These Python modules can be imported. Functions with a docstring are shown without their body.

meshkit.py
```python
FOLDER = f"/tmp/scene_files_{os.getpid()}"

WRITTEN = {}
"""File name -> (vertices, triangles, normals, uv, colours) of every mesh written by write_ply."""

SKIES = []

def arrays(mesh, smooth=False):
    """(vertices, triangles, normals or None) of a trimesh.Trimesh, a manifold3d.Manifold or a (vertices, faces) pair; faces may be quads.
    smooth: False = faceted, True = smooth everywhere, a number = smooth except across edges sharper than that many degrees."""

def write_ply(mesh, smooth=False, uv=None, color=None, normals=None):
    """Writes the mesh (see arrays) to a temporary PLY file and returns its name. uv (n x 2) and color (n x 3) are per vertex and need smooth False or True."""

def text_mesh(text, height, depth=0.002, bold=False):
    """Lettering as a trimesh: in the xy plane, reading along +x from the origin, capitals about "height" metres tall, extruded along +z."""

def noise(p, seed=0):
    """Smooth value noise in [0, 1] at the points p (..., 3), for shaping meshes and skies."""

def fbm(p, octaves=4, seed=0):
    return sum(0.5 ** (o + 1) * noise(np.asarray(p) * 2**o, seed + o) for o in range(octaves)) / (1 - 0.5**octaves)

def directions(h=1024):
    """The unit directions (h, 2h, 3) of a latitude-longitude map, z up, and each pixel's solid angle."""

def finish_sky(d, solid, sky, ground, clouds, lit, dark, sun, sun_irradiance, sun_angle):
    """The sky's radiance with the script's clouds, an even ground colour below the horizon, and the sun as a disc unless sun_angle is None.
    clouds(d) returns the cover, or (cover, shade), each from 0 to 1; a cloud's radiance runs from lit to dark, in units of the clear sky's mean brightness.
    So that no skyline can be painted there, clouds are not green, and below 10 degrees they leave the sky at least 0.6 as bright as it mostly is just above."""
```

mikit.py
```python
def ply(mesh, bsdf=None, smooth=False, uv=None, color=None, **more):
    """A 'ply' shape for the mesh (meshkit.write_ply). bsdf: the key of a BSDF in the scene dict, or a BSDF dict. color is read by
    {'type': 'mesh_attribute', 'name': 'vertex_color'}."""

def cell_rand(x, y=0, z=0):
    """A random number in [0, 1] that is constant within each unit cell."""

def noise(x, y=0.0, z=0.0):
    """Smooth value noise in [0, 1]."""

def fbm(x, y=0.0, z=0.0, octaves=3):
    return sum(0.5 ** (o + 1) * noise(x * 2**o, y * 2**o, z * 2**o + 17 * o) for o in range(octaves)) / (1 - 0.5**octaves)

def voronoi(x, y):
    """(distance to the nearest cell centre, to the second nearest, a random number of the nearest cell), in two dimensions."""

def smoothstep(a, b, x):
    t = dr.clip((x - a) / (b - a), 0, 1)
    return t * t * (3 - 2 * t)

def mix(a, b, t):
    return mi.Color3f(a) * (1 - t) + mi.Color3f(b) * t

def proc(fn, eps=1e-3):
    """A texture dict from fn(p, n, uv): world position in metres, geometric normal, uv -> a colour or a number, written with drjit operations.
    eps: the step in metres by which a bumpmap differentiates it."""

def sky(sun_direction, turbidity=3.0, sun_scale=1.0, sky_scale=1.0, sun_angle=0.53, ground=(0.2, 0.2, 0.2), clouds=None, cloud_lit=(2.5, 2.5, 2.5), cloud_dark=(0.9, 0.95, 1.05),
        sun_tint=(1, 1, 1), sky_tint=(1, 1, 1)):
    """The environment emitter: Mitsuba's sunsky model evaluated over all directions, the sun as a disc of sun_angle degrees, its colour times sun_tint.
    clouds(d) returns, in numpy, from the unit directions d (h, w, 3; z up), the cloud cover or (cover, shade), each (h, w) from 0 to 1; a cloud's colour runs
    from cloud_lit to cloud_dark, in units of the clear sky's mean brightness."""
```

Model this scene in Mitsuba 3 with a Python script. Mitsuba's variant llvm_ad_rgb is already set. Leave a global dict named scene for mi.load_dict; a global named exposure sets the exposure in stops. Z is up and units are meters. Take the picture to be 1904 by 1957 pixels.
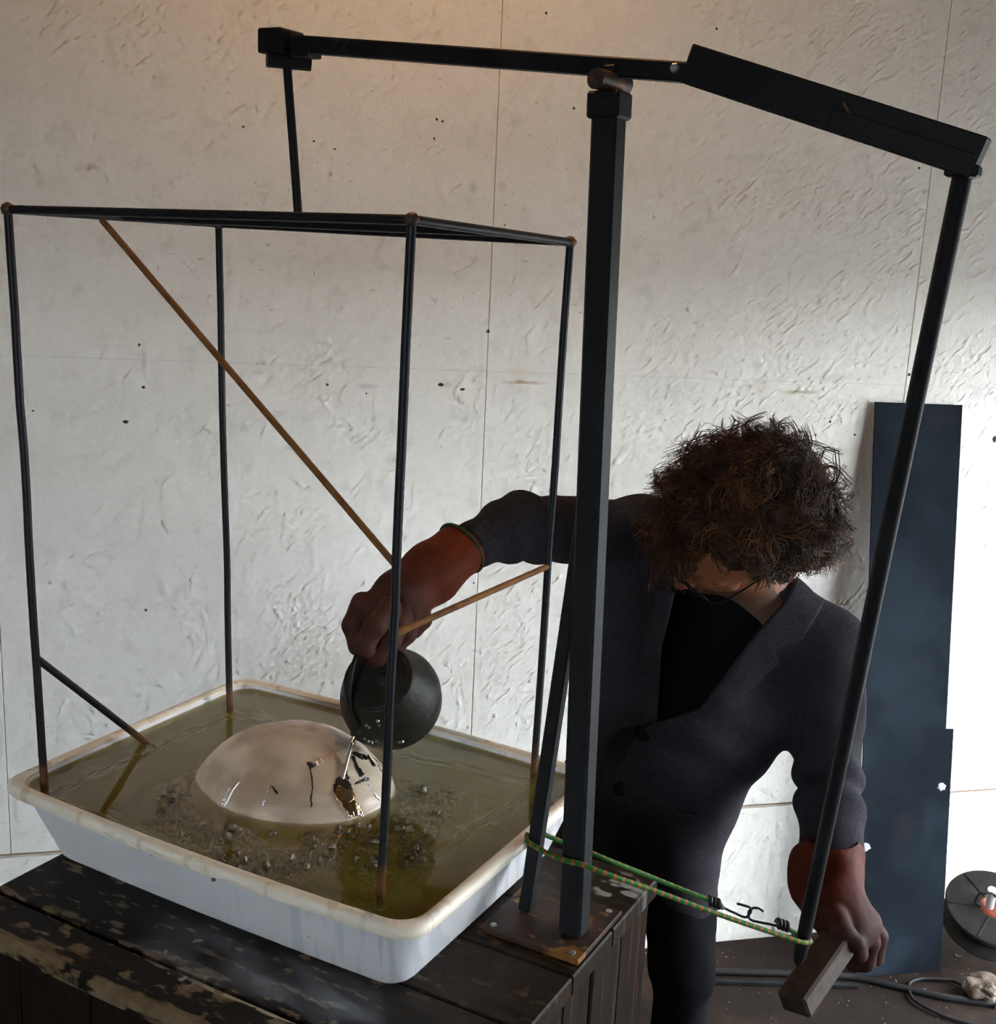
import math, random
import numpy as np, trimesh, manifold3d, drjit as dr
import mitsuba as mi
import mikit, meshkit
from mikit import proc, noise, fbm, smoothstep, mix
from shapely.geometry import Polygon, Point
random.seed(7); RNG = np.random.default_rng(11)
T = mi.ScalarTransform4f
scene, labels = {}, {}

# ---------------------------------------------------------------- camera, sky, exposure
EYE = np.array([0, 0, 1.782])
CR, CU, CF = np.array([.9989, .0102, .0453]), np.array([-.0464, .2203, .9743]), np.array([0, .9754, -.2205])
scene['camera'] = {'type': 'perspective', 'fov': 45.139, 'fov_axis': 'x', 'near_clip': .05, 'far_clip': 100,
    'to_world': T().look_at(origin=EYE.tolist(), target=(EYE + CF).tolist(), up=CU.tolist())}
exposure = 2.35
def clouds(d):
    return np.clip(.75 + .5 * (meshkit.fbm(d * 3, 3, 5) - .4), 0, 1), np.clip(.5 * meshkit.fbm(d * 4, 3, 9), 0, 1)
scene['sky'] = mikit.sky((.75, -.3, .6), turbidity=4, sun_scale=0.0, sky_scale=18.0, ground=(.22, .21, .19), clouds=clouds,
    cloud_lit=(2.1, 2.3, 2.55), cloud_dark=(1.25, 1.4, 1.6))
SKY_GAIN = 1.0

# ---------------------------------------------------------------- helpers
def V3(*a): return np.array(a, float)
def unit(v): v = np.asarray(v, float); return v / np.linalg.norm(v)
def tag(k, label, cat=None, group=None, kind=None):
    d = {}
    if label: d['label'] = label
    if cat: d['category'] = cat
    if group: d['group'] = group
    if kind: d['kind'] = kind
    labels[k] = d
def new(k):
    if k not in scene and not any(q.startswith(k + '__') for q in scene) and k not in labels: return k
    i = 1
    while True:
        q = '%s_%03d' % (k, i)
        if q not in scene and q not in labels and not any(s.startswith(q + '__') for s in scene): return q
        i += 1
def put(k, mesh, m, smooth=30, label=None, **kw):
    k = new(k)
    scene[k] = mikit.ply(mesh, m, smooth, **kw)
    if label: labels[k] = {'label': label}
    return k
def lerp0(a, b, t): return a + (b - a) * t
def cat(*ms): return trimesh.util.concatenate([m for m in ms])
def frame(d, hint=(0, 0, 1)):
    d = unit(d); h = np.asarray(hint, float)
    if abs(d @ unit(h)) > .98: h = V3(1, 0, 0)
    x = unit(np.cross(h, d)); return x, np.cross(d, x), d
def obox(c, ax, size, bev=.0015):
    ax = np.asarray(ax, float); hs = np.asarray(size, float) / 2; b = min(bev, hs.min() * .8); pts = []
    for sx in (-1, 1):
        for sy in (-1, 1):
            for sz in (-1, 1):
                s = V3(sx, sy, sz)
                for k in range(3):
                    q = hs - b; q[k] = hs[k]; pts.append(c + (s * q) @ ax)
    return trimesh.convex.convex_hull(np.array(pts))
def bar(p0, p1, w, h, hint=(0, 0, 1), bev=.0015):
    p0, p1 = np.asarray(p0, float), np.asarray(p1, float); x, y, z = frame(p1 - p0, hint)
    return obox((p0 + p1) / 2, (x, y, z), (w, h, np.linalg.norm(p1 - p0)), bev)
def tube(pts, r, n=12, cap=True):
    p = np.asarray(pts, float); m = len(p); r = np.broadcast_to(r, (m,)).astype(float)
    t = np.gradient(p, axis=0); t /= np.linalg.norm(t, axis=1, keepdims=True) + 1e-12
    x = np.cross(t[0], (0, 0, 1) if abs(t[0][2]) < .9 else (1, 0, 0)); x /= np.linalg.norm(x); X = []
    for i in range(m):
        x = x - t[i] * (x @ t[i]); x /= np.linalg.norm(x) + 1e-12; X.append(x)
    X = np.array(X); Y = np.cross(t, X); a = np.arange(n) * 2 * np.pi / n
    v = (p[:, None] + r[:, None, None] * (np.cos(a)[None, :, None] * X[:, None] + np.sin(a)[None, :, None] * Y[:, None])).reshape(-1, 3)
    i, j = np.meshgrid(np.arange(m - 1), np.arange(n), indexing='ij'); k = (j + 1) % n
    f = np.vstack([np.stack([i * n + j, i * n + k, (i + 1) * n + k], -1).reshape(-1, 3), np.stack([i * n + j, (i + 1) * n + k, (i + 1) * n + j], -1).reshape(-1, 3)])
    if cap:
        v = np.vstack([v, p[0], p[-1]]); b = len(v) - 2; q = np.arange(n); w = (q + 1) % n
        f = np.vstack([f, np.stack([w, q, q * 0 + b], 1), np.stack([q + (m - 1) * n, w + (m - 1) * n, q * 0 + b + 1], 1)])
    return trimesh.Trimesh(v, f, process=False)
def rod(a, b, r, n=14, seg=2, wob=0, seed=0):
    a, b = np.asarray(a, float), np.asarray(b, float); t = np.linspace(0, 1, seg)[:, None]
    return tube(a + (b - a) * t, r, n)
def spline(pts, n=40):
    p = np.asarray(pts, float); d = np.r_[0, np.cumsum(np.linalg.norm(np.diff(p, axis=0), axis=1))]
    from scipy.interpolate import PchipInterpolator
    return PchipInterpolator(d, p, axis=0)(np.linspace(0, d[-1], n))
def lathe(prof, n=48): # profile (r,z), closed ends
    p = np.asarray(prof, float); a = np.arange(n) * 2 * np.pi / n; m = len(p)
    v = np.stack([p[:, None, 0] * np.cos(a), p[:, None, 0] * np.sin(a), np.repeat(p[:, 1:2], n, 1)], -1).reshape(-1, 3)
    i, j = np.meshgrid(np.arange(m - 1), np.arange(n), indexing='ij'); k = (j + 1) % n
    f = np.vstack([np.stack([i * n + j, i * n + k, (i + 1) * n + k], -1).reshape(-1, 3), np.stack([i * n + j, (i + 1) * n + k, (i + 1) * n + j], -1).reshape(-1, 3)])
    t = trimesh.Trimesh(v, f, process=True); t.update_faces(t.nondegenerate_faces()); return t
def moved(m, R=None, c=(0, 0, 0)):
    m = m.copy(); M = np.eye(4)
    if R is not None: M[:3, :3] = np.asarray(R, float).T
    M[:3, 3] = c; m.apply_transform(M); return m
# signed distances and a surface-net mesher
def cap(p, a, b, ra, rb=None):
    rb = ra if rb is None else rb; a, b = np.asarray(a, float), np.asarray(b, float); d = b - a
    t = np.clip(((p - a) @ d) / (d @ d + 1e-12), 0, 1); return np.linalg.norm(p - a - t[..., None] * d, axis=-1) - (ra + (rb - ra) * t)
def ell(p, c, ax, r):
    q = (p - np.asarray(c)) @ np.asarray(ax, float).T; r = np.asarray(r, float); k = np.linalg.norm(q / r, axis=-1); k2 = np.linalg.norm(q / r**2, axis=-1) + 1e-9
    return k * (k - 1) / k2
def smin(a, b, k):
    h = np.clip(.5 + .5 * (b - a) / k, 0, 1); return b + (a - b) * h - k * h * (1 - h)
def smax(a, b, k): return -smin(-a, -b, k)
def nets(fn, lo, hi, h):
    lo, hi = np.asarray(lo, float), np.asarray(hi, float); n = np.ceil((hi - lo) / h).astype(int) + 1
    ax = [lo[i] + h * np.arange(n[i]) for i in range(3)]
    G = np.empty(n, np.float32)
    for i in range(0, n[0], 16):
        P = np.stack(np.meshgrid(ax[0][i:i + 16], ax[1], ax[2], indexing='ij'), -1); G[i:i + 16] = fn(P)
    s = G < 0; off = list(np.ndindex(2, 2, 2)); c = n - 1
    sub = lambda A, o: A[o[0]:o[0] + c[0], o[1]:o[1] + c[1], o[2]:o[2] + c[2]]
    cnt = sum(sub(s, o).astype(np.int8) for o in off); act = (cnt > 0) & (cnt < 8)
    idx = -np.ones(c, np.int64); w = np.argwhere(act); idx[act] = np.arange(len(w))
    acc, k = np.zeros((len(w), 3)), np.zeros(len(w))
    val = [sub(G, o)[act].astype(float) for o in off]
    for a in range(8):
        for b in range(a + 1, 8):
            if sum(abs(np.subtract(off[a], off[b]))) == 1:
                m = (val[a] < 0) != (val[b] < 0); t = val[a][m] / (val[a][m] - val[b][m])
                acc[m] += np.array(off[a]) + t[:, None] * (np.array(off[b]) - np.array(off[a])); k[m] += 1
    v = lo + h * (w + acc / k[:, None]); F = []
    for d in range(3):
        e = [0, 0, 0]; e[d] = 1; u, q = (d + 1) % 3, (d + 2) % 3
        lo_ = tuple(slice(1 if i != d else 0, n[i] - 1) for i in range(3)); hi_ = tuple(slice((1 if i != d else 1), n[i] - 1 + (1 if i == d else 0)) for i in range(3))
        A, B = s[lo_], s[hi_]; m = A != B; pos = np.argwhere(m); pos[:, [i for i in range(3) if i != d]] += 1; fl = A[m]
        def at(du, dq):
            r = pos.copy(); r[:, u] -= du; r[:, q] -= dq; return idx[r[:, 0], r[:, 1], r[:, 2]]
        Q = np.stack([at(1, 1), at(0, 1), at(0, 0), at(1, 0)], 1); Q[~fl] = Q[~fl][:, ::-1]; F.append(Q)
    F = np.vstack(F); F = F[(F >= 0).all(1)]
    return trimesh.Trimesh(v, np.vstack([F[:, [0, 1, 2]], F[:, [0, 2, 3]]]), process=False)
def poly2(pts, q):  # signed distance (negative inside) of q (...,2) to the polygon
    p = np.asarray(pts, float); d = np.full(q.shape[:-1], 1e9); ins = np.zeros(q.shape[:-1], bool)
    for i in range(len(p)):
        a, b = p[i], p[(i + 1) % len(p)]; e = b - a; w = q - a
        t = np.clip((w @ e) / (e @ e), 0, 1); d = np.minimum(d, np.linalg.norm(w - t[..., None] * e, axis=-1))
        c = (a[1] > q[..., 1]) != (b[1] > q[..., 1])
        ins ^= c & (q[..., 0] < a[0] + e[0] * (q[..., 1] - a[1]) / (e[1] if e[1] else 1e-12))
    return np.where(ins, -d, d)

# ---------------------------------------------------------------- materials
def C(r, g, b): return {'type': 'rgb', 'value': [r, g, b]}
def mat(k, col, rough=.6, metal=0., bump=None, scale=1., **kw):
    kw.setdefault('specular', .3)
    b = {'type': 'principled', 'base_color': C(*col) if isinstance(col, tuple) else col, 'roughness': rough, 'metallic': metal, **kw}
    if bump is not None: b = {'type': 'bumpmap', 'arbitrary': bump, 'scale': scale, 'bsdf': b}
    scene[k] = {'type': 'twosided', 'bsdf': b}
    return k
WD = np.array([math.cos(.23459), math.sin(.23459), 0]); WN = np.array([-WD[1], WD[0], 0]); W0 = 2.69743 * WN[1]
# marks on the wall: (along the wall, height), half sizes, darkness
HOLES = [((-0.1916,1.3732), .006, .004), ((-0.1607,1.5359), .003, .003), ((-0.1540,1.4471), .004, .003), ((0.5851,1.5850), .004, .004), ((0.7541,2.0690), .003, .003), ((0.0530,1.9862), .003, .002),
  ((0.5773,1.0030), .002, .002), ((-0.1580,0.9556), .003, .003), ((0.2319,1.4596), .003, .003), ((1.6405,1.5094), .004, .004), ((1.4429,1.3914), .003, .003), ((1.4078,1.3590), .003, .003), ((1.5125,1.3599), .003, .003),
  ((1.9011,1.3526), .006, .009), ((1.6012,1.9926), .003, .003), ((0.4542,2.0267), .003, .003), ((0.4667,2.0233), .003, .002), ((0.4499,1.9871), .002, .003), ((-0.3753,1.3942), .003, .002), ((1.5149,1.1646), .003, .003),
  ((0.4830,1.4642), .007, .004), ((0.5321,1.4545), .006, .003), ((0.6813,2.2565), .003, .003), ((1.0688,2.2563), .003, .003), ((0.3167,1.4416), .002, .002), ((0.6123,1.8162), .002, .002), ((0.2403,1.9532), .003, .002), ((0.1967,1.9662), .003, .002)]
SMEARS = [((0.6750,1.4724), .055, .006, (.42, .27, .12), .8), ((0.6704,1.4912), .05, .02, (.6, .45, .28), .25), ((1.3509,1.4623), .06, .005, (.4, .33, .22), .75), ((1.4346,1.4978), .05, .012, (.5, .46, .4), .3), ((1.2442,1.4742), .03, .02, (.5, .44, .35), .3),
  ((0.3164,1.4577), .03, .007, (.5, .48, .45), .5), ((0.2414,1.5054), .025, .008, (.5, .48, .45), .4), ((-0.1519,1.5023), .006, .03, (.4, .39, .38), .45), ((-0.2455,1.8906), .015, .008, (.45, .4, .33), .5), ((0.5390,1.8919), .012, .012, (.45, .42, .36), .5), ((0.6026,1.8986), .012, .015, (.5, .46, .4), .4),
  ((0.0554,1.3622), .015, .015, (.45, .44, .42), .4), ((0.4913,1.4643), .022, .012, (.4, .38, .36), .4), ((0.6010,1.3653), .02, .012, (.5, .49, .47), .4), ((0.9977,1.4674), .05, .05, (.55, .54, .52), .2), ((0.7500,0.9400), .02, .03, (.5, .5, .5), .35), ((0.5830,0.8371), .008, .006, (.3, .3, .3), .5), ((2.0063,0.1360), .03, .02, (.4, .36, .28), .6)]
def wall_uv(p):
    return p.x * float(WD[0]) + p.y * float(WD[1]), p.z
def f_wall(p, n, uv):
    u, z = wall_uv(p)
    c = mix((.80, .78, .72), (.74, .715, .65), fbm(u * 3, z * 3, 0, 4))
    fine = noise(u * 160, z * 160)
    c = c * (1 - .10 * smoothstep(.62, .9, fbm(u * 25 + z * 9, z * 25 - u * 14, 3, 3)))
    spk = smoothstep(.93, .97, noise(u * 150 + 11, z * 120 + 3)) * smoothstep(.45, .75, noise(u * 2.3, z * 2.3 + 8))
    c = mix(c, (.33, .3, .27), .5 * spk)
    band = smoothstep(.004, .0, dr.abs(z - 1.497 - .004 * noise(u * 3)))
    c = mix(c, (.45, .45, .48), .28 * smoothstep(.0016, .0005, dr.abs(z - 1.503 + .012 * u)))
    for (pt, a, b, col, k) in SMEARS:
        d = dr.sqrt(dr.square((u - pt[0]) / a) + dr.square((z - pt[1]) / b))
        c = mix(c, col, k * smoothstep(1.25, .1, d + .9 * (fbm(u * 60, z * 90, 2, 3) - .5)))
    for (pt, a, b) in HOLES:
        d = dr.sqrt(dr.square((u - pt[0]) / a) + dr.square((z - pt[1]) / b))
        c = mix(c, (.03, .025, .02), smoothstep(1.2, .7, d + .6 * (noise(u * 900, z * 900) - .5)))
    return c * (.97 + .06 * fine)
def b_wall(p, n, uv):
    u, z = wall_uv(p); x, y = u * .8 + z * .6, z * .8 - u * .6
    return .0016 * fbm(x * 45, y * 110, 0, 3) + .0022 * smoothstep(.7, .95, noise(x * 60 + 40, y * 190))
mat('wall_paint', proc(f_wall), .75, bump=proc(b_wall, .0012), scale=1.0)
mat('gap_brown', (.28, .2, .14), .9)
mat('room_grey', (.13, .12, .11), .9)
def f_floor(p, n, uv):
    c = mix((.010, .0065, .005), (.030, .021, .017), fbm(p.x * 5, p.y * 5, 1, 4))
    c = mix(c, (.05, .03, .018), .5 * smoothstep(.55, .8, fbm(p.x * 5 + 9, p.y * 8, 2, 4)))
    return mix(c, (.3, .28, .25), .8 * smoothstep(.95, .98, noise(p.x * 110, p.y * 110)))
mat('floor_concrete', proc(f_floor), .8, bump=proc(lambda p, n, uv: .002 * fbm(p.x * 40, p.y * 40, 1, 3), .002), specular=.1)
def f_steel(p, n, uv):
    k = fbm(p.x * 30, p.y * 30, p.z * 9, 4)
    return mix((.008, .0085, .009), (.021, .021, .021), k)
mat('dark_steel', proc(f_steel), .5, .0, specular=.13)
def f_rodsteel(p, n, uv):
    k = fbm(p.x * 40, p.y * 40, p.z * 14, 4); wet = smoothstep(1.02, .985, p.z + .02 * (noise(p.x * 90, p.y * 90, p.z * 60) - .5))
    c = mix((.008, .0085, .010), (.018, .0185, .020), k)
    return mix(c, (.11, .045, .02), .9 * wet)
mat('rod_steel', proc(f_rodsteel), .45, .0, specular=.2)
mat('rust', proc(lambda p, n, uv: mix((.10, .040, .012), (.26, .115, .03), fbm(p.x * 60, p.y * 60, p.z * 25, 3))), .8)
mat('rusty_steel', proc(lambda p, n, uv: mix((.05, .04, .035), (.16, .07, .035), smoothstep(.35, .7, fbm(p.x * 70, p.y * 70, p.z * 70, 3)))), .5, .3)
TC = np.array([-.2651, 1.672, 0.]); E3 = np.array([math.cos(-.4975), math.sin(-.4975), 0]); G3 = np.array([-E3[1], E3[0], 0]); UP = V3(0, 0, 1)
def LT(a, b, z): return TC + E3 * a + G3 * b + UP * z
def loc(p):
    x, y = p.x - float(TC[0]), p.y - float(TC[1])
    return x * float(E3[0]) + y * float(E3[1]), x * float(G3[0]) + y * float(G3[1])
TZ = .858
LD, LN = V3(.881, -.473, 0), V3(.473, .881, 0)   # along and across the lever
def f_table(p, n, uv):
    a, b = loc(p); z = p.z
    c = mix((.006, .005, .004), (.020, .016, .012), fbm(a * 9, b * 30, z * 20, 4))
    w = fbm(a * 22 + 3, b * 60, z * 40, 5)
    tan = mix((.09, .055, .025), (.26, .19, .11), fbm(a * 60, b * 130, 1, 3))
    edge = smoothstep(.055, .0, dr.abs(b + .393)) * smoothstep(.0, -.12, a - .25)
    c = mix(c, tan, .85 * smoothstep(.66 , .76, w + .16 * edge + .05 * smoothstep(-.2, -.36, b)))
    scuff = smoothstep(.035, .0, dr.abs(b + .325 + .01 * noise(a * 20)))
    c = mix(c, tan, .75 * smoothstep(.66, .76, fbm(a * 36, b * 90, 7, 4) + .16 * scuff))
    chip = smoothstep(.0075, .004, dr.abs(b + .333 + .004 * noise(a * 30))) * smoothstep(.05, .12, a) * smoothstep(.30, .24, a) * smoothstep(.38, .46, fbm(a * 50, b * 60, 4, 2))
    c = mix(c, (.40, .34, .23), .9 * chip)
    right = smoothstep(.26, .36, a)
    c = mix(c, mix((.008, .0055, .0035), (.038, .022, .011), fbm(a * 22, b * 22, z * 6, 4)), .8 * right)
    c = mix(c, (.13, .055, .018), .6 * smoothstep(.64, .78, fbm(a * 18 + 5, b * 18, z * 9, 4)) * right)
    wh = smoothstep(.70, .76, fbm(a * 45, b * 45, 3, 3)) * smoothstep(.10, .04, dr.sqrt(dr.square(a - .02) + dr.square(b + .33)))
    wh2 = smoothstep(.52, .62, fbm(a * 30, b * 50, 13, 3)) * smoothstep(.05, .03, dr.sqrt(dr.square(a - .44) + dr.square(b - .17)))
    return mix(c, (.42, .40, .36), .7 * dr.maximum(wh, wh2))
def b_table(p, n, uv):
    a, b = loc(p); return .0025 * fbm(a * 14, b * 60, p.z * 30, 4)
mat('bench_wood', proc(f_table), .5, bump=proc(b_table, .0015), specular=.1)
def f_side(p, n, uv):
    a, b = loc(p); c = mix((.004, .003, .002), (.018, .011, .006), fbm(b * 60, p.z * 5, a * 60, 4))
    return mix(c, (.05, .02, .007), .7 * smoothstep(.64, .76, fbm(b * 90, p.z * 4 + 2, 1, 3)))
mat('bench_side', proc(f_side), .7, bump=proc(lambda p, n, uv: .002 * fbm(loc(p)[1] * 90, p.z * 6, loc(p)[0] * 90, 3), .0015), specular=.1)
def f_tray(p, n, uv):
    a, b = loc(p); c = mix((.70, .69, .665), (.60, .595, .58), fbm(a * 8, b * 8, p.z * 10, 3))
    st = smoothstep(.5, .75, noise(a * 120 + b * 60, p.z * 6)) * smoothstep(-.05, .2, a)
    c = mix(c, (.40, .42, .44), .45 * st)
    return mix(c, (.2, .16, .13), .6 * smoothstep(.94, .97, noise(a * 55, b * 55, p.z * 90)))
mat('tray_plastic', proc(f_tray), .35)
mat('stained_plastic', proc(lambda p, n, uv: mix((.27, .24, .075), (.42, .37, .16), fbm(p.x * 9, p.y * 9, p.z * 30, 4))), .5)
mat('rim_plastic', proc(lambda p, n, uv: mix(mix((.86, .79, .65), (.82, .72, .55), fbm(p.x * 25, p.y * 25, 1, 3)), (.50, .34, .19), .5 * smoothstep(.64, .80, fbm(p.x * 50, p.y * 50, 4, 3)))), .4)
mat('clay', proc(lambda p, n, uv: mix(mix((.40, .29, .19), (.66, .55, .41), smoothstep(.3, .7, fbm(p.x * 11, p.y * 11, p.z * 16, 4))), (.40, .25, .15), .7 * smoothstep(.55, .8, fbm(p.x * 30, p.y * 30, p.z * 30, 3)) )), .35, bump=proc(lambda p, n, uv: .0012 * fbm(p.x * 70, p.y * 70, p.z * 90, 3), .001), specular=.5)
mat('sheet_black', (.025, .022, .020), .5)
mat('lace_metal', proc(lambda p, n, uv: mix((.06, .046, .028), (.22, .18, .12), noise(p.x * 120, p.y * 120, p.z * 120))), .5, .35)
mat('bright_tin', (.95, .95, .96), .28, 1.)
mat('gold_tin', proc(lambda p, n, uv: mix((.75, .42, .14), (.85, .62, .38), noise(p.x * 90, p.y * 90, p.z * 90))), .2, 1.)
mat('dark_dross', (.03, .024, .02), .3, .4)
def f_plate(p, n, uv):
    k = fbm(p.x * 6, p.z * 6, 0, 5)
    c = mix((.007, .010, .014), (.022, .032, .042), smoothstep(.25, .8, k) * (.55 + .45 * smoothstep(1.1, .5, p.z)))
    return mix(c, (.05, .03, .03), .12 * smoothstep(.6, .8, fbm(p.x * 14, p.z * 10, 4, 3)))
mat('blue_steel', proc(f_plate), .7, .0, specular=.03)
mat('pot_iron', proc(lambda p, n, uv: mix((.012, .011, .009), (.026, .023, .017), fbm(p.x * 60, p.y * 60, p.z * 60, 3))), .5, .1, bump=proc(lambda p, n, uv: .0006 * fbm(p.x * 200, p.y * 200, p.z * 200, 2), .0006), specular=.16)
def f_coat(p, n, uv):
    return mix((.020, .018, .021), (.033, .030, .034), noise(p.x * 260, p.y * 260, p.z * 260))
mat('coat_cloth', proc(f_coat), .9, bump=proc(lambda p, n, uv: .0015 * fbm(p.x * 18, p.y * 18, p.z * 14, 3), .002), specular=.08)
mat('shirt_cloth', (.004, .004, .005), .9, specular=.05)
mat('trouser_cloth', (.006, .006, .0065), .9, specular=.05)
mat('skin_vc', {'type': 'mesh_attribute', 'name': 'vertex_color'}, .5)
mat('leather_vc', {'type': 'mesh_attribute', 'name': 'vertex_color'}, .7, bump=proc(lambda p, n, uv: .0012 * fbm(p.x * 90, p.y * 90, p.z * 90, 3), .001), specular=.15)
mat('hair_vc', {'type': 'mesh_attribute', 'name': 'vertex_color'}, .55, specular=.3)
mat('black_plastic', (.014, .014, .014), .5, specular=.25)
mat('matt_black', (.006, .006, .007), .7, specular=.1)
mat('piping_green', (.03, .05, .02), .8, specular=.1)
mat('grey_dusty', proc(lambda p, n, uv: mix((.007, .007, .006), (.024, .022, .018), fbm(p.x * 40, p.y * 40, p.z * 40, 4))), .7, specular=.08)
mat('orange_plastic', (.17, .03, .010), .5)
mat('paint_grey', (.34, .34, .37), .6)
mat('white_plastic', (.36, .36, .36), .5)
mat('cardboard', proc(lambda p, n, uv: mix((.045, .030, .018), (.16, .12, .09), fbm(p.x * 60, p.y * 60, p.z * 60, 3))), .5)
def f_cord(p, n, uv):
    # uv.x runs round the cord, uv.y along it in metres
    s = uv.y / .0145; k = smoothstep(.62, .70, noise(0, 0, 0) * 0 + dr.abs((s - dr.floor(s)) * 2 - 1)) * smoothstep(.2, .3, dr.abs(uv.x * 2 - 1))
    t = uv.y * 260 + uv.x * 3; w = dr.abs((t - dr.floor(t)) * 2 - 1)
    g = mix((.012, .075, .012), (.035, .17, .03), w)
    return mix(g, (.30, .085, .022), k)
mat('cord_cloth', proc(f_cord), .8)
mat('bulb_glass', (.9, .85, .75), .3)

# ---------------------------------------------------------------- room
def wallbox(u0, u1, z0, z1, d0, d1, bev=.0012):
    c = WD * (u0 + u1) / 2 + WN * (W0 + (d0 + d1) / 2) + UP * (z0 + z1) / 2
    return obox(c, (WD, WN, UP), (u1 - u0, d1 - d0, z1 - z0), bev)
put('wall_back', wallbox(-3.6, 3.2, -.05, 3.05, .014, .12), 'gap_brown', False)
tag('wall_back', 'white plasterboard wall with stains and nail holes', kind='structure')
cols = [-3.6, -2.6, -1.6, -.46, .586, 1.634, 2.68, 3.2]
for i in range(len(cols) - 1):
    put('wall_back__panel', wallbox(cols[i] + .0007, cols[i + 1] - .0007, .391, 3.05, 0, .016, .001), 'wall_paint', False)
for a, b in ((-3.6, -1.6), (-1.6, .9), (.9, 3.2)):
    put('wall_back__panel', wallbox(a + .0004, b - .0004, 0, .380, .001, .016, .001), 'wall_paint', False)
def roombox(u0, u1, d0, d1, z0, z1):
    c = WD * (u0 + u1) / 2 + WN * (W0 + (d0 + d1) / 2) + UP * (z0 + z1) / 2
    return obox(c, (WD, WN, UP), (u1 - u0, d1 - d0, z1 - z0), .001)
put('floor', roombox(-3.6, 3.3, -4.7, 0, -.1, 0), 'floor_concrete', False); tag('floor', 'dark brown workshop floor', kind='structure')
put('ceiling', roombox(-3.6, 3.3, -4.7, .1, 3.05, 3.15), 'room_grey', False); tag('ceiling', 'workshop ceiling', kind='structure')
put('wall_left', roombox(-3.7, -3.6, -4.7, .1, 0, 3.05), 'room_grey', False); tag('wall_left', 'workshop side wall', kind='structure')
FD, W0_, W1_, WB_, WT_ = -4.6, -2.3, -1.1, 1.2, 2.3  # window opening behind the camera, added to light camera-facing surfaces
put('wall_front', cat(roombox(-3.6, W0_, FD - .1, FD, 0, 3.05), roombox(W1_, 3.3, FD - .1, FD, 0, 3.05), roombox(W0_, W1_, FD - .1, FD, 0, WB_), roombox(W0_, W1_, FD - .1, FD, WT_, 3.05)), 'room_grey', False); tag('wall_front', 'workshop front wall with an unseen window opening added for front light', kind='structure')
DX, DH, D0, D1 = 2.75, 1.75, -.10, -2.4
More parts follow.
